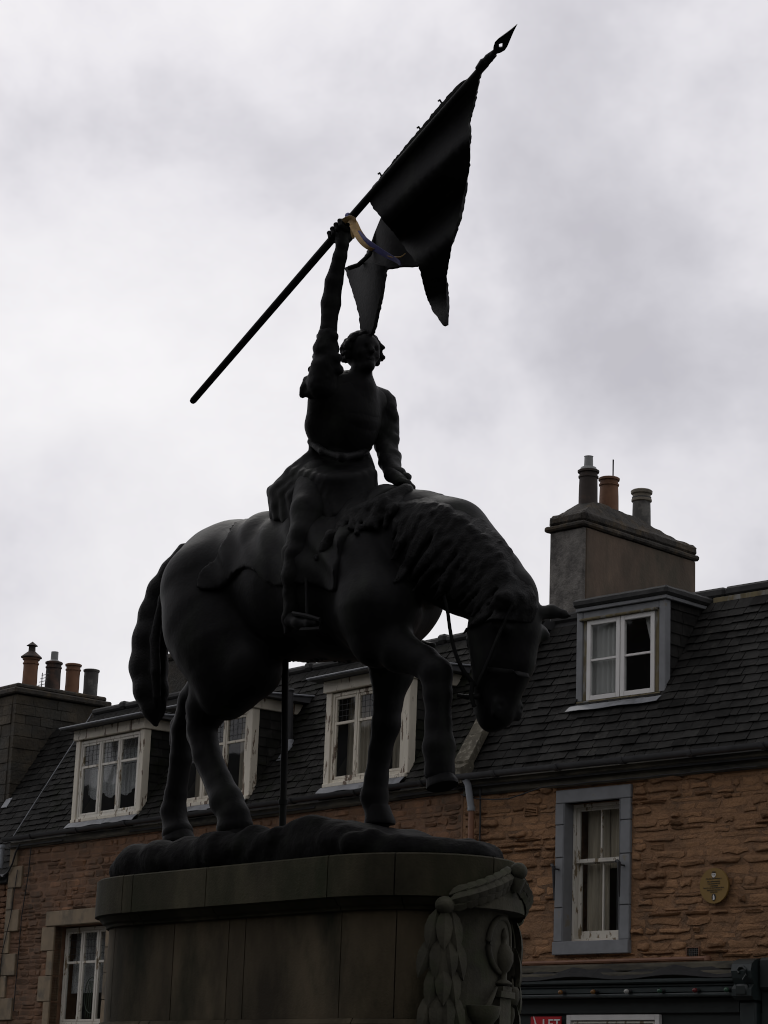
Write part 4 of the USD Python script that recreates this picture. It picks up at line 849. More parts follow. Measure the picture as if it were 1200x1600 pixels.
def curved_slab(ys, z0, z1, o0, o1):
    a = np.array([[end_point(y, z, o1)[0] for z in (z0, z1)] for y in ys]); b = np.array([[end_point(y, z, o0)[0] for z in (z0, z1)] for y in ys])
    n = len(ys); V = np.vstack([a.reshape(-1, 3), b.reshape(-1, 3)]); o = 2 * n; F = []
    for i in range(n - 1):
        p, q, r, s = 2 * i, 2 * i + 2, 2 * i + 3, 2 * i + 1
        F += [(p, q, r), (p, r, s), (p + o, r + o, q + o), (p + o, s + o, r + o), (p, q + o, q), (p, p + o, q + o), (s, r, r + o), (s, r + o, s + o)]
    F += [(0, 1, 1 + o), (0, 1 + o, o), (2 * n - 2, 2 * n - 1 + o, 2 * n - 1), (2 * n - 2, 2 * n - 2 + o, 2 * n - 1 + o)]
    return V, np.array(F)
part(panel, 'back_slab', curved_slab(np.linspace(-0.30, 0.50, 16), 2.165, 2.90, -0.02, 0.05), M['carving'])
part(panel, 'gable_block', [curved_slab(np.linspace(-0.16, 0.50, 14), 2.88, 2.96, 0.0, 0.15), curved_slab(np.linspace(-0.08, 0.40, 12), 2.962, 3.04, 0.0, 0.14), curved_slab(np.linspace(0.04, 0.26, 8), 3.042, 3.10, 0.0, 0.13)], M['carving'])
def oval_at(y0, z0, a, b, r, out, seg=28):
    return tube([end_point(y0 + a * math.cos(t), z0 + b * math.sin(t), out)[0] for t in np.linspace(0, 2 * math.pi, seg)], r, 6, False)
YC = 0.17
part(panel, 'cartouche_rim', oval_at(YC, 2.68, 0.155, 0.165, 0.02, 0.06), M['carving'], smooth=True)
part(panel, 'cartouche_field', hull([end_point(YC + .15 * math.cos(t), 2.68 + .16 * math.sin(t), o)[0] for t in np.linspace(0, 2 * math.pi, 18) for o in (0.03, 0.065)]), M['carving'])
pc, nc = end_point(YC, 2.4, 0.075)
part(panel, 'lamp', [lathe([(0, 2.43), (.055, 2.44), (.055, 2.455), (.02, 2.475), (.018, 2.51), (.04, 2.53), (.06, 2.58), (.06, 2.63), (.035, 2.675), (.016, 2.69), (.018, 2.72), (.026, 2.735), (.012, 2.77), (.0, 2.79)], (pc[0], pc[1], 0), 14)], M['carving'], smooth=True)
part(panel, 'pillar', [curved_slab(np.linspace(YC - .075, YC + .075, 5), 2.17, 2.36, 0.04, 0.10), curved_slab(np.linspace(YC - .09, YC + .09, 5), 2.362, 2.40, 0.04, 0.12), curved_slab(np.linspace(YC - .06, YC + .06, 5), 2.402, 2.43, 0.04, 0.11)], M['carving'])
pr_, _ = end_point(0.37, 0, 0.07)
part(panel, 'crown', [lathe([(0, 2.33), (.05, 2.335), (.062, 2.37), (.06, 2.42), (.05, 2.44), (.0, 2.45)], (pr_[0], pr_[1], 0), 12)] + [tube([end_point(0.37 + .022 * k, 2.43, 0.085)[0], end_point(0.37 + .027 * k, 2.49, 0.085)[0]], [.012, .004], 5) for k in (-2, -1, 0, 1, 2)], M['carving'], smooth=True)
part(panel, 'pendant', lathe([(0, 2.19), (.02, 2.21), (.035, 2.27), (.03, 2.31), (.012, 2.325)], (pr_[0], pr_[1], 0), 10), M['carving'], smooth=True)
pl_, _ = end_point(-0.02, 0, 0.055)
part(panel, 'shell', [lathe([(0, 2.17), (.06, 2.19), (.10, 2.24), (.115, 2.30), (.105, 2.305), (.05, 2.25), (0, 2.22)], (pl_[0], pl_[1], 0), 14), tube([end_point(-.02, 2.30, .1)[0], end_point(.02, 2.36, .1)[0], end_point(.07, 2.42, .09)[0]], [.02, .016, .008], 6)], M['carving'], smooth=True)
# hanging garlands of leaves, with a boss on top, and the swag between them
def bough(name, y, z_top, z_bot, out, seed, w=0.17):
    gl = group_of(PED, name); r = random.Random(seed); p, n = end_point(y, z_top, out + .05)
    bs = trimesh.creation.icosphere(2, .062); bs.apply_scale([1, 1, .85]); part(gl, 'boss', tf(bs, t=p + np.array([0, 0, .0])), M['carving'], smooth=True)
    part(gl, 'core', tube([end_point(y, z_top, out)[0], end_point(y, (z_top + z_bot) / 2, out)[0], end_point(y, z_bot + .06, out)[0]], [.05, .085, .06], 8), M['carving'], smooth=True)
    z = z_top - 0.03; row = 0
    while z > z_bot + .10:
        L = .25; cnt = 3 if row % 2 == 0 else 4
        for k in range(cnt):
            q = (k - (cnt - 1) / 2) / 1.5; yy = y + q * w * .30
            b, nn = end_point(yy, z, out + .055 - .03 * abs(q)); e, n2 = end_point(yy + q * .045 + r.uniform(-.01, .01), z - L + r.uniform(-.015, .015), out + .075 - .03 * abs(q))
            part(gl, 'leaf', leaf(b, e, nn, .105, .014), M['carving'], smooth=28)
        z -= .165; row += 1
bough('garland', -0.30, 2.885, 2.16, 0.08, 3); bough('garland', 0.53, 2.885, 2.16, 0.09, 4)
sw = group_of(PED, 'swag')
top_, nt = end_point(0.15, 3.125, 0.175)
bs = trimesh.creation.icosphere(2, .055); part(sw, 'knob', tf(bs, t=top_), M['carving'], smooth=True)
part(sw, 'knob_stem', tube([top_ - np.array([0, 0, .04]), end_point(0.15, 3.0, .15)[0]], [.05, .035], 8), M['carving'], smooth=True)
for ya, yb, sd in ((-0.28, 0.12, 1), (0.51, 0.18, 2)):
    r = random.Random(sd)
    for k in range(7):
        t0, t1 = k / 7.5, k / 7.5 + .30
        for o in (-1, 0, 1):
            def pt(t, oo=o): t = min(t, 1.02); return end_point(ya + (yb - ya) * t, 2.91 + (3.09 - 2.91) * t ** 1.15 + .035 * oo, 0.15 + .03 * math.sin(math.pi * min(t, 1)) - .02 * abs(oo))
            b, nn = pt(t0); e, _ = pt(t1 + r.uniform(-.03, .03)); part(sw, 'leaf', leaf(b, e + np.array([0, 0, .015 * o]), nn, .075, .016), M['carving'], smooth=28)

# ---- the bronze group
ST = thing('equestrian_statue', 'dark bronze statue of a young rider raising a flag on a horse with bowed head', 'statue', MO + np.array([0, 0, 3.2]), MROT)
B = M['bronze']
# rocky base
fb = Field((-3.35, -0.85, 3.12), (1.05, 0.85, 3.72), 0.022)
x, y, z = [fb.lo[i] + fb.h * np.arange(fb.n[i]) for i in range(3)]
Xg, Yg, Zg = x[:, None, None], y[None, :, None], z[None, None, :]
cx = np.clip(Xg, -PL, 0.0); q2 = np.sqrt(((Xg - cx) / np.where(Xg > 0, PA - .08, PA - .28)) ** 2 + (Yg / (PB - .12)) ** 2)
d2 = (q2 - 1) * 0.5
und = 0.045 * (meshkit.fbm(np.stack(np.broadcast_arrays(Xg * 2.2, Yg * 2.2, 0 * Zg), -1)[:, :, :1], 3, 3) - .5) * 2
topz = 3.365 + und * .5 + 0.15 * np.exp(-((Xg + 2.82) / .36) ** 2) + 0.06 * np.exp(-((Xg + 1.52) / .35) ** 2) + 0.135 * np.exp(-((Xg + .47) / .34) ** 2) - 0.07 * np.clip(Xg, 0, 1)
dz = np.abs(Zg - (topz + 3.0) / 2) - (topz - 3.0) / 2
rr = 0.11; qx, qz = d2 + rr, dz + rr
fb.d = (np.sqrt(np.maximum(qx, 0) ** 2 + np.maximum(qz, 0) ** 2) + np.minimum(np.maximum(qx, qz), 0) - rr).astype(np.float32)
rb = random.Random(4)
for k in range(26):
    t = k / 26 * 2.0; sx = -2.75 + 2.75 * ((k * 0.618) % 1); sy = -.40 if k % 3 else .40
    fb.cap((sx, sy * rb.uniform(.85, 1.1), 3.30 + rb.uniform(-.04, .06)), rb.uniform(.09, .15), (sx + rb.uniform(.1, .3), sy, 3.31), rb.uniform(.08, .13), k=0.06)
for k in range(30):
    q = np.array([-2.75 + 3.0 * ((k * .618) % 1), (-.47 if k % 2 else .47) * rb.uniform(.9, 1.02), rb.uniform(3.24, 3.34)]); q[1] *= math.sqrt(max(1 - max(q[0], -PL - q[0], 0) ** 2 / .36, .05)); fb.cap(q, rb.uniform(.05, .10), q + np.array([rb.uniform(.05, .16), rb.uniform(-.02, .02), rb.uniform(-.05, .05)]), rb.uniform(.05, .09), k=.018)
fb.noise(0.014, 7, 5); fb.noise(0.006, 18, 6)
fb.d = np.maximum(fb.d, (3.201 - Zg)).astype(np.float32)
part(ST, 'rocky_base', low(fb.surface()), M['bronze_rock'], smooth=True)

# horse
H = Field((-3.45, -0.75, 3.38), (1.35, 0.75, 6.05), 0.0155)
def hn(*q): return node(*q)
def chain(F, pts, k=0.03, flat=1.0): F.chain([node(*p) for p in pts], k, flat)
F_ = 0.95
chain(H, [(352, 902, 0, 82), (372, 895, 0, 80), (430, 908, 0, 97), (490, 918, 0, 112), (555, 915, 0, 113), (600, 918, 0, 98)], 0.08)
chain(H, [(445, 945, 0, 85), (540, 930, 0, 100)], 0.05)
chain(H, [(335, 925, -.20, 85), (342, 980, -.23, 82), (356, 1020, -.25, 72), (362, 1050, -.25, 60)], 0.10)
chain(H, [(345, 918, .2, 76), (352, 1000, .24, 66), (352, 1050, .24, 46)], 0.10)
chain(H, [(352, 1000, -.25, 74), (392, 1046, -.26, 46), (352, 1082, -.26, 44)], 0.06)
chain(H, [(588, 905, .12, 72), (600, 938, 0, 72), (590, 960, -.16, 70)], 0.10)
chain(H, [(570, 880, -.26, 56), (592, 955, -.30, 62), (590, 1000, -.30, 44)], 0.08)
chain(H, [(520, 812, 0, 18), (590, 812, 0, 34), (640, 800, 0, 32)], 0.08)
# near hind leg
chain(H, [(345, 1062, -.25, 52), (324, 1106, -.25, 33), (315, 1138, -.25, 23), (323, 1180, -.25, 22), (342, 1222, -.24, 21), (354, 1252, -.24, 26), (366, 1276, -.235, 24), (367, 1290, -.23, 29)], 0.025)
chain(H, [(318, 1096, -.25, 16), (299, 1120, -.25, 8), (303, 1150, -.25, 10), (318, 1200, -.25, 9), (338, 1252, -.24, 9)], 0.03)
# far hind leg
chain(H, [(345, 1060, .24, 46), (308, 1098, .22, 30), (286, 1140, .2, 18), (283, 1185, .2, 17), (275, 1240, .2, 17), (271, 1268, .2, 20), (274, 1286, .2, 19), (277, 1300, .2, 25)], 0.025)
chain(H, [(296, 1100, .21, 14), (276, 1132, .2, 9), (273, 1160, .2, 9)], 0.03)
# far fore leg, standing
chain(H, [(606, 975, .22, 48), (612, 1050, .22, 34), (606, 1100, .21, 22), (603, 1132, .2, 22), (594, 1175, .2, 17.5), (588, 1218, .2, 18), (585, 1245, .2, 21.5), (588, 1264, .2, 17), (591, 1278, .2, 22)], 0.03)
chain(H, [(566, 1252, .2, 3), (578, 1258, .2, 10)], 0.03)
# near fore leg, raised
chain(H, [(592, 985, -.29, 46), (625, 1018, -.28, 32), (662, 1034, -.26, 25), (682, 1052, -.25, 25), (684, 1085, -.25, 21.5), (685, 1130, -.25, 20), (686, 1168, -.25, 25), (687, 1190, -.25, 21), (687, 1205, -.24, 25)], 0.03)
def hoof(px, py, y, r, up, fwd, hgt=0.13, wide=1.0):
    """A flared hoof: the hull of a sole ring and a coronet ring, as a field of small capsules is too soft for its edge."""
    p = S(px, py, y); s = r / scale_at(p); up = np.array(up, float); up /= np.linalg.norm(up); fwd = np.array(fwd, float); fwd -= up * (fwd @ up); fwd /= np.linalg.norm(fwd); sd = np.cross(up, fwd)
    V = []
    for t in np.linspace(0, 2 * math.pi, 17)[:-1]:
        e = 1.18 if math.cos(t) > 0 else .92
        V.append(p + fwd * s * e * math.cos(t) + sd * s * .92 * wide * math.sin(t)); V.append(p + up * .02 + fwd * s * e * 1.01 * math.cos(t) + sd * s * .93 * wide * math.sin(t))
        V.append(p + up * hgt + fwd * s * (.70 * math.cos(t) - .12) + sd * s * .68 * math.sin(t))
    return low(hull(V))
HG = group_of(ST, 'horse')
# neck and head
chain(H, [(600, 862, 0, 92), (655, 854, 0, 84), (700, 862, 0, 80), (734, 890, 0, 70), (768, 916, 0, 57), (788, 938, 0, 52)], 0.07, 0.76)
HD = 0.0
chain(H, [(794, 940, HD, 54), (788, 985, HD, 64), (786, 1032, HD, 56), (778, 1075, HD, 43), (775, 1104, HD, 34), (770, 1116, HD, 26)], 0.04, 0.74)
chain(H, [(760, 1000, HD, 38), (765, 1035, HD, 26)], 0.04, 0.62)
chain(H, [(755, 1108, HD, 16), (768, 1122, HD, 18), (785, 1118, HD, 18)], 0.03, .9)
for sgn in (-1, 1):
    p, r = node(800, 990, HD, 14); H.cap(p + np.array([.07, sgn * .185, .03]), .045, p + np.array([.11, sgn * .17, .0]), .04, k=.04)
    p, r = node(785, 1105, HD, 10); H.cap(p + np.array([.05, sgn * .085, .0]), .038, p + np.array([.04, sgn * .09, -.05]), .03, k=.03)
    H.cap(p + np.array([.085, sgn * .09, -.01]), .018, k=.01, cut=True)
chain(H, [(842, 958, .10, 11), (862, 956, .19, 10), (880, 960, .26, 6), (894, 964, .30, 2)], 0.03)
chain(H, [(802, 938, -.11, 11), (792, 936, -.17, 9), (778, 940, -.21, 3)], 0.03)
H.noise(0.0045, 5, 2)
bellies = [S(x_, 1032 + rb.uniform(-1, 3), rb.uniform(-.06, .06)) for x_ in np.linspace(452, 545, 14)]
for p in bellies: H.cap(p + np.array([0, 0, .03]), .02, p - np.array([0, 0, rb.uniform(.0, .02)]), .006, k=.02)
hd_before = H.d.copy()
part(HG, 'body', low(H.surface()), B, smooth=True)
part(HG, 'hoof', hoof(366, 1311, -.23, 30, (0, 0, 1), (1, 0, 0)), B, smooth=40)
part(HG, 'hoof', hoof(278, 1315, .2, 27, (0, 0, 1), (1, 0, 0)), B, smooth=40)
part(HG, 'hoof', hoof(592, 1288, .2, 25, (0, 0, 1), (1, 0, 0)), B, smooth=40)
part(HG, 'hoof', hoof(690, 1230, -.24, 26, (-.25, 0, 1), (1, 0, .2), .12), B, smooth=40)
# tail
T = Field((-3.6, -0.45, 4.1), (-2.0, 0.3, 5.75), 0.015)
def ty(x_): return -0.10
chain(T, [(292, 862, 0, 16), (270, 893, -.03, 18), (252, 925, -.06, 21), (241, 960, -.09, 23), (236, 1000, -.11, 28), (232, 1042, -.12, 29), (236, 1080, -.12, 26), (240, 1108, -.12, 17), (243, 1132, -.12, 5)], 0.05)
r = random.Random(12)
for k in range(26):
    o, yy = r.uniform(-.75, .75), r.uniform(-.10, .10)
    pts = [(270 + o * 10, 890, -.03 + yy * .4, 6), (248 + o * 18, 935, -.08 + yy, 6), (236 + o * 25 + r.uniform(-3, 3), 1000, -.11 + yy, 8), (233 + o * 27 + r.uniform(-4, 4), 1050, -.12 + yy, 8), (240 + o * 18, 1092 + r.uniform(-12, 12), -.12 + yy * .7, 6), (243 + o * 6, 1120 + r.uniform(-20, 12), -.12, 2)]
    chain(T, pts, 0.012)
T.noise(0.006, 14, 8, (1, 1, .15))
part(HG, 'tail', low(T.surface()), M['bronze_hair'], smooth=True)
# mane: locks that fall over the near side of the neck
A_ = Field((-0.6, -0.62, 4.6), (1.25, 0.3, 6.05), 0.0145)
crest = [(622, 778), (650, 774), (678, 776), (706, 785), (732, 800), (752, 820), (774, 838), (790, 858), (803, 885), (818, 912), (832, 935)]
def skin(px_, py_, out=0.0, fallback=0.0):
    """Side distance at which the line of sight through (px, py) first meets the horse."""
    for y_ in np.linspace(-.62, .15, 78):
        p = S(px_, py_, y_); i = np.round((p - H.lo) / H.h).astype(int)
        if (i >= 0).all() and (i < H.n).all() and hd_before[tuple(i)] < out: return float(y_)
    return fallback
def crest_at(t): i = t * (len(crest) - 1); a = int(min(i, len(crest) - 2)); f = i - a; return np.array(crest[a]) * (1 - f) + np.array(crest[a + 1]) * f
for k in range(64):
    t = (k + r.uniform(-.4, .4)) / 63; t = min(max(t, 0), 1); c = crest_at(t)
    nin = np.array([-.42 - .42 * t, .92 - .15 * t]); L = r.uniform(105, 165) * (1 - .42 * t); curl = r.uniform(-.5, .9)
    pts = []
    for j, q in enumerate(np.linspace(0, 1, 7)):
        sway = np.array([-1, .15]) * curl * 26 * q * q
        p = c + nin * L * q + sway + np.array([r.uniform(-2, 2), 0]); yy = skin(p[0], p[1], .012, None) if q > .02 else -.01
        if yy is None or p[0] < 612: break
        pts.append((p[0], p[1], yy, (7.2 - 3.8 * q ** 2) * r.uniform(.8, 1.15)))
    if len(pts) > 1: pts[-1] = pts[-1][:3] + (2.5,); chain(A_, pts, 0.012)
chain(A_, [(c[0], c[1] + 8, 0, 9 + r.uniform(-2, 2)) for c in crest], .03)
for k in range(9):
    c = crest_at(r.uniform(.45, 1)); chain(A_, [(c[0] - 2, c[1] + 4, 0, 7), (c[0] + r.uniform(-1, 2), c[1] - r.uniform(-1, 2), r.uniform(-.05, .05), 3.5)], .012)
for k in range(7): chain(A_, [(806 + 4 * k, 928 + 3 * k, skin(806 + 4 * k, 928 + 3 * k, .01), 8), (804 + 5 * k, 950, skin(804 + 5 * k, 950, .01), 7), (800 + 5 * k, 975 + r.uniform(-6, 10), skin(800 + 5 * k, 975, .01), 3)], .012)
A_.noise(0.006, 16, 9)
part(HG, 'mane', low(A_.surface()), M['bronze_hair'], smooth=True)
# saddle cloth with folds: a skin over the trunk
C = Field(H.lo, H.lo + H.h * (H.n - 1), H.h); C.n = H.n; C.d = np.full(H.n, 1.0, np.float32)
x, y, z = [H.lo[i] + H.h * np.arange(H.n[i]) for i in range(3)]
Xg, Yg, Zg = x[:, None, None], y[None, :, None], z[None, None, :]
xa, xb = S(360, 860, -.35)[0], S(560, 860, -.35)[0]
hem = S(395, 902, -.42)[2] + 0.05 * np.sin(Xg * 9) + 0.22 * np.clip((Xg - (xa + .55)) / .5, 0, 1) * -1.0
edge = np.maximum(np.maximum((xa + 0.05 * np.sin(Zg * 14) + .30 * np.clip(5.6 - Zg, 0, 1) * -.6) - Xg, Xg - xb), hem - Zg)
fold = 0.028 + 0.016 * np.sin((Xg * 1.0 + Zg * .9) * 26 + 2.0 * np.sin(Zg * 5)) * np.clip((Zg - hem) / .25, .25, 1)
C.d = np.maximum(hd_before - fold, edge * .7).astype(np.float32); C.d[:, :, z > S(420, 800, 0)[2] + .35] = 1.0
C.d[Xg[:, 0, 0] > xb + .1] = 1.0
part(HG, 'saddle_cloth', low(C.surface()), B, smooth=True)
# fleece over the withers, with a ragged edge
W = Field((-1.2, -0.62, 5.0), (0.25, 0.45, 6.05), 0.015)
for k in range(16):
    q = k / 15; q_ = q; a0 = (548 + 88 * q, 790 - 24 * q, -.05, 11); a1 = (535 + 85 * q + r.uniform(-3, 3), 808 - 12 * q + r.uniform(-5, 5), -.36 + .06 * q, 8); a2 = (528 + 84 * q + r.uniform(-5, 5), 828 - 18 * q + r.uniform(-8, 10), -.43 + .08 * q, 4)
    a1, a2 = [(p[0], p[1], max(skin(p[0], p[1], .03), -.44), p[3]) for p in (a1, a2)]; chain(W, [a0, a1, a2], .02)
chain(W, [(556, 804, -.3, 13), (600, 786, -.25, 14), (634, 768, -.1, 12)], .03)
chain(W, [(498, 872, -.46, 10), (512, 858, -.46, 12), (520, 840, -.45, 13)], .03)
W.noise(0.016, 17, 3)
part(HG, 'fleece', low(W.surface()), M['bronze_hair'], smooth=True)
# bridle and rein
def strap(pts, w, t=0.008):
    P = np.array([S(a, b, c) for a, b, c in pts]); n = 30; tt = np.linspace(0, len(P) - 1, n); from_ = np.stack([np.interp(tt, np.arange(len(P)), P[:, i]) for i in range(3)], 1)
    from scipy.ndimage import gaussian_filter1d
    q = gaussian_filter1d(from_, 1.6, axis=0, mode='nearest'); q[0], q[-1] = from_[0], from_[-1]
    tg = np.gradient(q, axis=0); tg /= np.linalg.norm(tg, axis=1, keepdims=True); sd = np.cross(tg, [0.3, 1, 0.1]); sd /= np.linalg.norm(sd, axis=1, keepdims=True)
    return low(sheet_grid(np.stack([q - sd * w / 2, q, q + sd * w / 2], 1), t))
part(HG, 'rein', strap([(694, 930, -.2), (699, 950, -.2), (703, 985, -.2), (710, 1018, -.2), (722, 1046, -.2), (742, 1072, -.16)], 0.034), B, smooth=True)
part(HG, 'bit', [low(tube([S(716, 1087, -.16), S(730, 1089, -.16), S(750, 1088, -.14)], [.012, .018, .02], 8)), low(tube([S(738, 1066, -.17), S(736, 1088, -.17), S(741, 1104, -.16)], .014, 8))], B, smooth=True)
part(HG, 'cheek_strap', [strap([(800, 945, -.19), (782, 985, -.215), (764, 1030, -.19), (744, 1074, -.155)], .03), strap([(826, 1056, .0), (800, 1050, -.145), (765, 1046, -.17), (738, 1042, -.06)], .03)], B, smooth=True)
# rod that props the belly
part(ST, 'support_rod', [low(tube([S(446, 1015, 0), S(445, 1150, 0), S(441, 1306, 0)], 0.024, 10)), low(tube([S(442.3, 1250, 0), S(442, 1257, 0)], 0.032, 10))], B, smooth=40)

# rider
RG = group_of(ST, 'rider')
R_ = Field((-1.75, -0.75, 4.55), (0.35, 0.75, 7.95), 0.0125)
chain(R_, [(512, 748, 0, 46), (530, 705, 0, 40), (543, 655, 0, 52), (548, 628, 0, 46), (562, 606, 0, 24)], 0.05, 0.95)
chain(R_, [(508, 606, -.24, 26), (545, 618, 0, 32), (593, 630, .24, 24)], 0.05)
chain(R_, [(561, 614, 0, 20), (563, 594, 0, 17), (565, 578, 0, 17)], 0.03)
# right arm, raised
chain(R_, [(504, 604, -.27, 22), (507, 560, -.30, 17), (513, 515, -.31, 12.5), (517, 474, -.31, 15), (522, 440, -.315, 13.5), (531, 402, -.32, 10.5), (535, 382, -.32, 9.5), (534, 368, -.32, 12)], 0.025)
# left arm, down to the mane
chain(R_, [(594, 636, .24, 22), (604, 690, .27, 17), (607, 722, .18, 14), (612, 742, .10, 11), (626, 752, .04, 11)], 0.03)
for k in range(4): chain(R_, [(624, 750, .02 + .022 * k, 6), (638, 754 + k, .02 + .024 * k, 4.6), (646, 762 + k, .02 + .024 * k, 4)], .008)
# legs
leg = [(498, 756, -.16, 38), (482, 800, -.36, 28), (474, 838, -.44, 22), (466, 868, -.47, 21), (461, 898, -.48, 20), (457, 928, -.47, 14), (455, 948, -.47, 11), (456, 968, -.47, 11)]
foot = [(452, 970, -.47, 10), (468, 973, -.48, 10), (486, 973, -.49, 8.5), (498, 972, -.5, 6.5)]
for pts in (leg, foot):
    nd = [node(*p) for p in pts]; R_.chain(nd, .03); R_.chain([(p * np.array([1, -1, 1]), rr_) for p, rr_ in nd], .03)
# head: skull, jaw, brow, nose, chin; it looks along the horse's heading, chin up
hc, hr = node(567, 556, 0, 28.5); fx, fz = np.array([.965, -.20, .16]), np.array([-.15, .06, .985]); fx /= np.linalg.norm(fx); fy = np.cross(fz, fx); fy /= np.linalg.norm(fy); fz = np.cross(fx, fy)
def hp(a, b, c): return hc + (fx * a + fy * b + fz * c) * (hr / 0.105)
k_ = hr / 0.105
R_.cap(hp(-.02, 0, .03), .098 * k_, hp(.02, 0, .035), .09 * k_, k=.02); R_.cap(hp(.03, 0, -.02), .075 * k_, hp(.05, 0, -.085), .045 * k_, k=.03)
R_.cap(hp(.085, 0, -.105), .026 * k_, k=.02)
for s in (-1, 1):
    R_.cap(hp(.078, s * .012, .035), .018 * k_, hp(.062, s * .06, .032), .016 * k_, k=.012)       # brows
    R_.cap(hp(.065, s * .045, -.025), .024 * k_, k=.02)                                            # cheeks
    R_.cap(hp(.098, s * .034, .008), .014 * k_, k=.004, cut=True); R_.cap(hp(.076, s * .034, .008), .013 * k_, k=.004)   # eyes
    R_.cap(hp(-.005, s * .098, .0), .022 * k_, hp(-.01, s * .098, -.03), .014 * k_, k=.01)          # ears
R_.cap(hp(.092, 0, .025), .012 * k_, hp(.118, 0, -.025), .016 * k_, k=.012)
R_.cap(hp(.10, -.02, -.062), .010 * k_, hp(.10, .02, -.062), .010 * k_, k=.008); R_.cap(hp(.108, -.016, -.073), .005 * k_, hp(.108, .016, -.073), .005 * k_, k=.002, cut=True); R_.cap(hp(.096, -.016, -.084), .010 * k_, hp(.096, .016, -.084), .010 * k_, k=.008)
R_.noise(0.004, 18, 4)
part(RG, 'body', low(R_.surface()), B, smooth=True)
# hands: the raised fist round the staff
POLE0, POLE1 = S(300, 628, -.33), S(748, 108, -.33)
pe = (POLE1 - POLE0) / np.linalg.norm(POLE1 - POLE0); view = (MO + POLE0 - EYE); 
vw = np.array([view @ MX, view @ MY, view[2]]); vw /= np.linalg.norm(vw)
pn = np.cross(pe, vw); pn /= np.linalg.norm(pn); pn = pn if pn[2] > 0 else -pn; pw_ = -np.cross(pe, pn); pw_ = pw_ if pw_ @ vw < 0 else -pw_
hand_c = S(532, 362, -.33); hand_c = POLE0 + pe * ((hand_c - POLE0) @ pe)
PR = 0.029
G = Field(hand_c - .28, hand_c + .28, 0.005)
G.cap(*node(534, 376, -.32, 11), hand_c - pn * .06, .05, k=.02)
for k in range(4):
    base = hand_c + pe * (-.072 + .042 * k); rf = (.0165, .018, .018, .0165)[k]; path = []
    for j, a in enumerate(np.radians([-100, -40, 25, 80, 140, 200])):
        R1 = PR + rf * (1.0 if j else 1.3); path.append((base + (pn * math.sin(a) + pw_ * math.cos(a)) * R1 + pe * .006 * (j % 2), rf * (1.12 if j in (1, 3) else 1.0) * (1 - .05 * j)))
    G.chain(path, .006)
G.cap(hand_c - pn * .05 + pe * .06 - pw_ * .0, .026, hand_c + pe * .10 - pn * .028 + pw_ * .03, .021, k=.012); G.cap(hand_c + pe * .10 - pn * .028 + pw_ * .03, .020, hand_c + pe * .115 + pn * .015 + pw_ * .045, .016, k=.008)
part(RG, 'right_hand', low(G.surface()), B, smooth=True)
# clothing
K = Field((-1.75, -0.75, 5.2), (0.1, 0.75, 7.3), 0.0125)
chain(K, [(530, 702, 0, 42), (538, 672, 0, 52), (541, 648, 0, 57), (544, 630, 0, 50)], 0.04, 0.92)     # breastplate
chain(K, [(518, 622, -.17, 32), (545, 622, 0, 38), (580, 632, .17, 28)], .05); chain(K, [(507, 632, -.19, 26), (500, 665, -.17, 22), (506, 690, -.14, 20)], .05)
part_plate = K
K.noise(0.004, 10, 6)
part(RG, 'breastplate', low(K.surface()), B, smooth=True)
K = Field((-1.75, -0.85, 5.4), (0.1, 0.75, 7.3), 0.0125)
for q in np.linspace(0, 1, 7): K.chain([node(486 + 86 * q, 700 + 12 * math.sin(q * 3.1), -.2 + .4 * q, 4), node(488 + 84 * q, 712 + 10 * math.sin(q * 3.1), -.2 + .4 * q, 5)], .03)
chain(K, [(485, 690, -.20, 6), (505, 706, -.235, 6), (535, 715, -.22, 6.5), (562, 710, 0, 7), (576, 698, .16, 6)], .02)
# tunic skirt: long folds from the waist over hips and thigh
for k in range(25):
    q = k / 24; x0, y0 = 486 + 84 * q, 712 + 8 * math.sin(q * 3.1)
    x1, y1 = 428 + 155 * q, 768 + 22 * math.sin(q * 2.6) - 8 * q; x2, y2 = 428 + 160 * q, 812 - 8 * q - 30 * max(q - .55, 0)
    yy = -.30 - .22 * math.sin(q * 2.3) + .44 * q
    chain(K, [(x0, y0, -.20 + .36 * q, 9), ((x0 + x1) / 2 + 3 * (k % 2), (y0 + y1) / 2, yy + .02, 12), (x1, y1, yy, 14 if k % 2 else 10), (x2, y2 + r.uniform(-6, 6), yy - .03, 9 if k % 2 else 6)], .016)
chain(K, [(442, 764, -.30, 14), (440, 790, -.30, 14), (432, 806, -.30, 10)], .03)
chain(K, [(432, 770, -.05, 9), (430, 790, -.10, 9), (428, 810, -.10, 8), (470, 800, -.25, 20)], .02)
K.noise(0.010, 9, 7, (1, 1, .5))
part(RG, 'tunic', low(K.surface()), B, smooth=True)
def sleeve(name, pts, lo, hi, puffs):
    K = Field(lo, hi, 0.0125); chain(K, pts, .02)
    for (px_, py_, y_, r_) in puffs: p, rr_ = node(px_, py_, y_, r_); K.cap(p, rr_, k=.025)
    K.noise(0.016, 13, 11); part(RG, name, low(K.surface()), B, smooth=True)
rp = [(512, 524, -.31, 16), (510, 546, -.31, 19), (508, 572, -.31, 21), (504, 600, -.29, 24), (494, 612, -.28, 16)]
sleeve('sleeve', rp, S(470, 640, -.3) - .45, S(540, 510, -.3) + .35, [(499, 526, -.32, 6), (523, 526, -.3, 6), (499, 543, -.32, 5), (495, 560, -.32, 8), (488, 577, -.32, 7), (482, 596, -.33, 9), (477, 607, -.34, 9), (474, 618, -.34, 5), (484, 615, -.33, 7), (527, 560, -.28, 7), (531, 577, -.25, 8)])
lp_ = [(594, 632, .25, 25), (602, 655, .27, 20), (603, 690, .27, 20), (608, 718, .2, 17), (614, 738, .12, 13)]
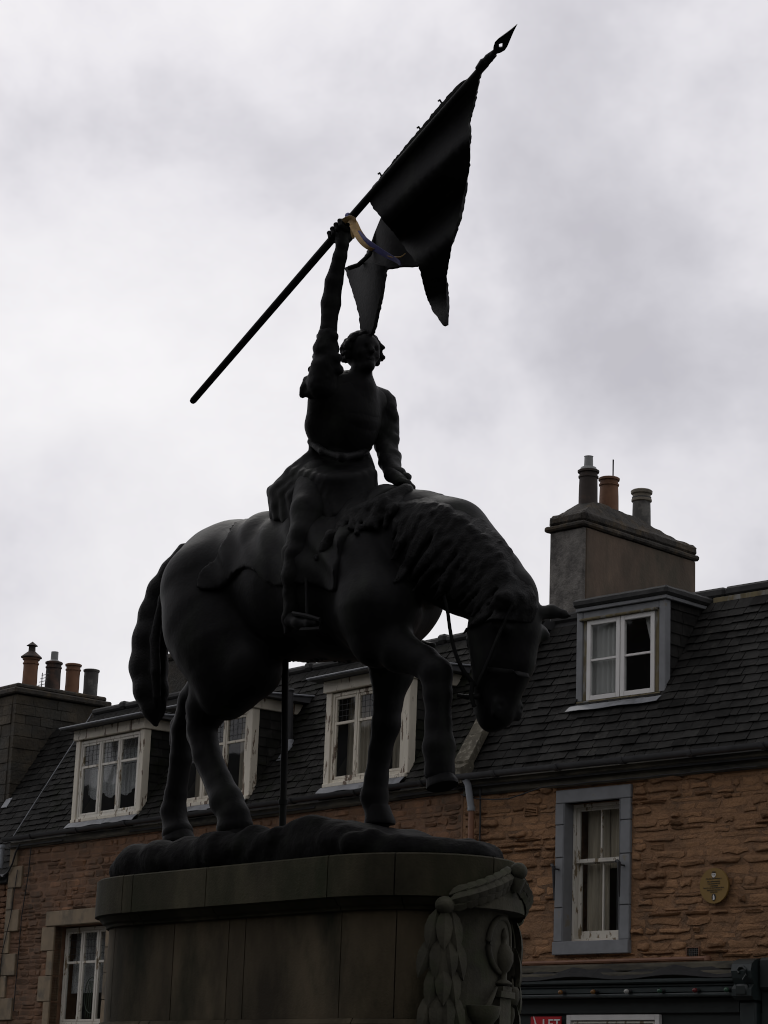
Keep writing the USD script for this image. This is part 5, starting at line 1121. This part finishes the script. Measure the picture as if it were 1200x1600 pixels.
sleeve('sleeve', lp_, S(560, 760, .1) - .5, S(640, 600, .3) + .3, [(606, 640, .27, 15), (614, 652, .28, 9), (610, 672, .28, 11), (615, 686, .27, 8.5), (612, 700, .26, 9), (617, 712, .22, 8), (616, 728, .2, 9), (624, 740, .12, 11), (634, 746, .08, 9)])
bt = Field(S(457, 960, -.47) - .5, S(457, 860, -.47) + .4, .0115)
chain(bt, [(466, 858, -.46, 20), (461, 866, -.47, 21), (459, 874, -.47, 19)], .02); chain(bt, [(457, 950, -.47, 11), (452, 966, -.47, 12), (449, 984, -.46, 7)], .02); chain(bt, [(468, 844, -.45, 21), (467, 850, -.46, 20)], .01)
for k in range(5): chain(bt, [(452 + 3 * k, 958, -.49 + .01 * k, 5), (446 + 3.5 * k, 990 - 3 * k, -.49 + .01 * k, 3)], .01)
chain(bt, [(466, 872, -.47, 21), (461, 900, -.48, 21), (457, 930, -.47, 14), (456, 952, -.47, 12)], .02); bt.noise(.006, 16, 3); bm = low(bt.surface())
part(RG, 'boot', bm, B, smooth=True)
part(RG, 'boot', (bm[0] * np.array([1, -1, 1]), bm[1][:, ::-1]), B, smooth=True)
part(RG, 'stirrup', [low(tube([S(458, 958, -.52), S(480, 962, -.54), S(500, 968, -.53), S(501, 982, -.53), S(470, 984, -.53)], .014, 7)), low(tube([S(478, 880, -.50), S(480, 962, -.53)], .012, 6))], B, smooth=40)
hb = Field(hc - .35, hc + .35, .0095); r = random.Random(21)
for k in range(150):
    u_, t_ = r.uniform(-.25, 1), r.uniform(0, 2 * math.pi); c_ = math.sqrt(max(1 - u_ * u_, 0)); d_ = np.array([c_ * math.cos(t_), c_ * math.sin(t_), u_])
    if d_[0] > .55 and d_[2] < .62: continue
    if d_[0] > .2 and d_[2] < -.05: continue
    q = hp(*(np.array([-.012, 0, .03]) + d_ * np.array([.104, .104, .108]))); e = hp(*(np.array([-.012, 0, .03]) + d_ * np.array([.112, .116, .112]) + np.array([r.uniform(-.02, .02), r.uniform(-.02, .02), -.02])))
    hb.cap(q, r.uniform(.016, .024) * k_, e, .012 * k_, k=.008)
hb.cap(hp(-.02, 0, .035), .10 * k_, k=.01); hb.cap(hp(.085, 0, -.02), .085 * k_, k=.01, cut=True)
hb.noise(.006, 26, 5)
part(RG, 'hair', low(hb.surface()), M['bronze_hair'], smooth=True)

# the flag
FG = group_of(ST, 'flag')
part(FG, 'staff', low(tube([POLE0, POLE0 + pe * .02, POLE0 + (POLE1 - POLE0) * .5, S(772, 84, -.33)], [.020, .026, .029, .024], 12)), B, smooth=40)
sx, sy = S(770, 86, -.33), S(808, 38, -.33); ax_ = (sy - sx) / np.linalg.norm(sy - sx)
sd_ = np.cross(ax_, vw); sd_ /= np.linalg.norm(sd_); LL = np.linalg.norm(sy - sx)
prof = [(.08, .012), (.18, .030), (.30, .042), (.42, .039), (.60, .026), (.8, .012), (1.0, .0015)]
loop = [(t, w) for t, w in prof] + [(t, -w) for t, w in prof[::-1]]
sp = Polygon([(t * LL, w) for t, w in loop]).difference(Polygon([(.26 * LL, 0), (.32 * LL, .015), (.40 * LL, 0), (.32 * LL, -.015)]))
me = trimesh.creation.extrude_polygon(sp, .018, engine='earcut'); nv = np.cross(ax_, sd_)
part(FG, 'spearhead', low((sx + me.vertices[:, :1] * ax_ + me.vertices[:, 1:2] * sd_ + (me.vertices[:, 2:] - .009) * nv, np.array(me.faces))), B)
part(FG, 'socket', low(tube([S(748, 110, -.33), S(757, 98, -.33), S(760, 95, -.33), S(764, 91, -.33), S(775, 79, -.33)], [.03, .036, .028, .032, .016], 10)), B, smooth=40)
def flag_sheet(name, poly, Y, thick, step=7.0, rough=0.8, seed=0):
    """A cloth sheet with the given outline (positions on the statue's planes) and depth Y(px, py)."""
    pl_ = Polygon(poly); rr_ = random.Random(seed); ring = []
    L_r = pl_.exterior.length; n = int(L_r / 4.0)
    for i in range(n): p = pl_.exterior.interpolate(L_r * i / n); ring.append((p.x + rr_.uniform(-rough, rough), p.y + rr_.uniform(-rough, rough)))
    P2 = Polygon(ring).buffer(0); x0, y0, x1, y1 = P2.bounds; xs, ys_ = np.meshgrid(np.arange(x0, x1, step), np.arange(y0, y1, step)); inn = P2.buffer(-step * .45)
    mk = contains_xy(inn, xs.ravel(), ys_.ravel()); pts = np.vstack([ring, np.stack([xs.ravel()[mk], ys_.ravel()[mk]], 1)])
    tri = Delaunay(pts).simplices; cen = pts[tri].mean(1); tri = tri[contains_xy(P2, cen[:, 0], cen[:, 1])]
    q = pts[tri]; ar = (q[:, 1, 0] - q[:, 0, 0]) * (q[:, 2, 1] - q[:, 0, 1]) - (q[:, 1, 1] - q[:, 0, 1]) * (q[:, 2, 0] - q[:, 0, 0]); tri = tri[np.abs(ar) > 1e-3]; ar = ar[np.abs(ar) > 1e-3]
    tri[ar < 0] = tri[ar < 0][:, ::-1]
    P3 = np.array([S(a, b, Y(a, b)) for a, b in pts]); m_ = trimesh.Trimesh(P3, tri, process=False); nn = np.array(m_.vertex_normals)
    N = len(P3); e = {}
    for t in tri:
        for a, b in ((t[0], t[1]), (t[1], t[2]), (t[2], t[0])): e[(a, b)] = e.get((a, b), 0) + 1
    rim = [(a, b) for (a, b) in e if (b, a) not in e]
    F = [tuple(t) for t in tri] + [tuple(t[::-1] + N) for t in tri]
    for a, b in rim: F += [(b, a, a + N), (b, a + N, b + N)]
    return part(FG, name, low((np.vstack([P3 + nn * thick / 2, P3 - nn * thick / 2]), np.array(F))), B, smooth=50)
def from_pole(px_, py_):     # distance in pixels below the staff
    d = np.array([448, -520.]) / math.hypot(448, 520); return (px_ - 300) * -d[1] * 1.0 + (py_ - 628) * d[0]
def Y1(px_, py_): q = max(from_pole(px_, py_), 0); return -.33 + .0016 * q + .075 * math.sin(q * .055 + (py_ - 100) * .012) * min(q / 60, 1)
def Y2(px_, py_): return .06 + .04 * math.sin((px_ - 540) * .07) - .0004 * (py_ - 340)
def Y3(px_, py_): return .0 + .07 * math.cos((px_ - 541) / 62 * math.pi * 1.15) * (1 - (py_ - 418) / 140)
flag_sheet('cloth', [(753, 110), (748, 132), (741, 165), (733, 187), (735, 220), (734, 255), (728, 295), (722, 330), (712, 365), (704, 395), (698, 425), (700, 480), (699, 508), (694, 510), (678, 487), (668, 465), (660, 440), (655, 415), (640, 395), (618, 366), (598, 342), (584, 325), (577, 310), (578, 300), (600, 272), (625, 241), (655, 206), (690, 163), (720, 130)], Y1, .024, seed=1)
flag_sheet('cloth_fold', [(600, 338), (640, 386), (662, 412), (650, 416), (625, 417), (603, 421), (556, 419), (570, 405), (580, 385), (589, 362)], Y2, .024, seed=2)
flag_sheet('cloth_tail', [(541, 419), (556, 415), (575, 410), (605, 416), (603, 424), (599, 448), (593, 480), (583, 522), (576, 527), (566, 522), (563, 490), (553, 455), (545, 432)], Y3, .03, step=5, seed=3)
part(FG, 'fold_edge', low(tube([S(545, 419, -.06), S(560, 414, -.05), S(577, 398, .0), (S(588, 366, .04)), S(598, 342, .05)], .017, 7)), B, smooth=True)
for k, (a, b) in enumerate(((690, 161), (596, 275), (657, 203))): part(FG, 'lacing_tag', low(tube([S(a, b, -.33), S(a - 3, b - 5, -.33), S(a - 5, b - 3, -.34)], .007, 5)), B)

# ribbon tied round the staff by the fist
RB = thing('ribbon', 'gold and blue ribbon tied to the bronze flagstaff beside the raised hand', 'ribbon', MO + np.array([0, 0, 3.2]), MROT)
def band(pts, w, mt, name):
    P = np.array([S(a, b, c) for a, b, c in pts]); n = 26; tt = np.linspace(0, len(P) - 1, n)
    from scipy.interpolate import CubicSpline
    q = CubicSpline(np.arange(len(P)), P)(tt); tg = np.gradient(q, axis=0); tg /= np.linalg.norm(tg, axis=1, keepdims=True); tw = np.linspace(0, 1.6, n)
    sd = np.cross(tg, vw); sd /= np.linalg.norm(sd, axis=1, keepdims=True); up_ = np.cross(tg, sd); s2 = sd * np.cos(tw * .8)[:, None] + up_ * np.sin(tw * .8)[:, None]
    part(RB, name, low(sheet_grid(np.stack([q - s2 * w / 2, q, q + s2 * w / 2], 1), .003)), mt, smooth=True)
band([(546, 343, -.39), (554, 350, -.40), (560, 362, -.40), (570, 375, -.38), (582, 386, -.36), (600, 394, -.35)], .05, M['ribbon_gold'], 'gold_tail')
band([(551, 352, -.40), (562, 368, -.41), (578, 382, -.40), (600, 396, -.36), (616, 405, -.34), (626, 412, -.33)], .048, M['ribbon_blue'], 'blue_tail')
band([(550, 352, -.41), (562, 374, -.42), (574, 386, -.41), (584, 390, -.38)], .036, M['ribbon_gold'], 'gold_strand')
band([(596, 394, -.35), (612, 401, -.35), (624, 402, -.345), (633, 396, -.34)], .012, M['ribbon_gold'], 'frayed_end')
band([(537, 346, -.39), (543, 342, -.40), (550, 341, -.405), (556, 345, -.40)], .04, M['ribbon_gold'], 'knot')
band([(549, 350, -.41), (550, 362, -.41), (552, 371, -.40), (554, 368, -.395)], .02, M['ribbon_gold'], 'loop')
kn = trimesh.creation.torus(.034, .012, major_sections=18, minor_sections=8)
zz = pe; xx = pn; yy = np.cross(zz, xx); kc = POLE0 + pe * ((S(549, 344, -.33) - POLE0) @ pe)
part(RB, 'wrap', low(tf(kn, np.stack([xx, yy, zz], 1), kc)), M['ribbon_blue'], smooth=True)

# ---- the letting board by the shop
SG = thing('letting_sign', 'red letting board with white capital letters at the shopfront', 'sign', J, ROT_R)
part(SG, 'board', cbox((1.29, -0.19, 2.28), (1.727, -0.165, 2.80), .004), M['red'])
tm_ = meshkit.text_mesh('LET', 0.105, 0.004, True); tv = np.array(tm_.vertices)
part(SG, 'lettering', (np.stack([1.462 + tv[:, 0], -0.191 - tv[:, 2], 2.665 + tv[:, 1]], 1), np.array(tm_.faces)), M['white_clean'])
part(SG, 'white_stripe', hull([(1.33 + a, -0.1905 - o, b) for a, b in ((0, 2.80), (.012, 2.80), (.05, 2.72), (.035, 2.70)) for o in (0, .003)]), M['white_clean'])
part(SG, 'batten', cbox((1.45, -0.164, 2.3), (1.51, -0.122, 2.78), .004), M['iron'])

# ---- house row added out of view behind the camera, darkening reflections and shading the fronts
HT = thing('terrace', 'stone house row with slate roof, added out of view to dim panes and shade the fronts', 'terrace', J + np.array([-0.71, -0.704, 0]) * 24.5, ROT_R + math.pi)
part(HT, 'wall', wall_slab(-45, 90, 0, 11.6, [(-44 + 3 * k, -42.8 + 3 * k, z, z + 1.9) for k in range(0, 44) for z in (1.0, 4.4, 7.8)], 0.0, 0.5), M['old_wall'])
part(HT, 'window', [cbox((-44 + 3 * k, 0.2, z), (-42.8 + 3 * k, 0.25, z + 1.9), .01) for k in range(0, 44) for z in (1.0, 4.4, 7.8)], M['iron'])
part(HT, 'roof', prism(Polygon([(-0.3, 11.45), (4.2, 15.6), (8.7, 11.45), (8.4, 11.3), (4.2, 15.2), (0.0, 11.3)]), -45.2, 90.2, 0), M['roof_board'])
part(HT, 'back_wall', wall_slab(-45, 90, 0, 11.6, [], 7.9, 8.4), M['old_wall'])
for k in range(0, 9): part(HT, 'chimney', cbox((-40 + 15 * k, 3.2, 12), (-39 + 15 * k, 5.2, 17.2), .05), M['old_wall'])
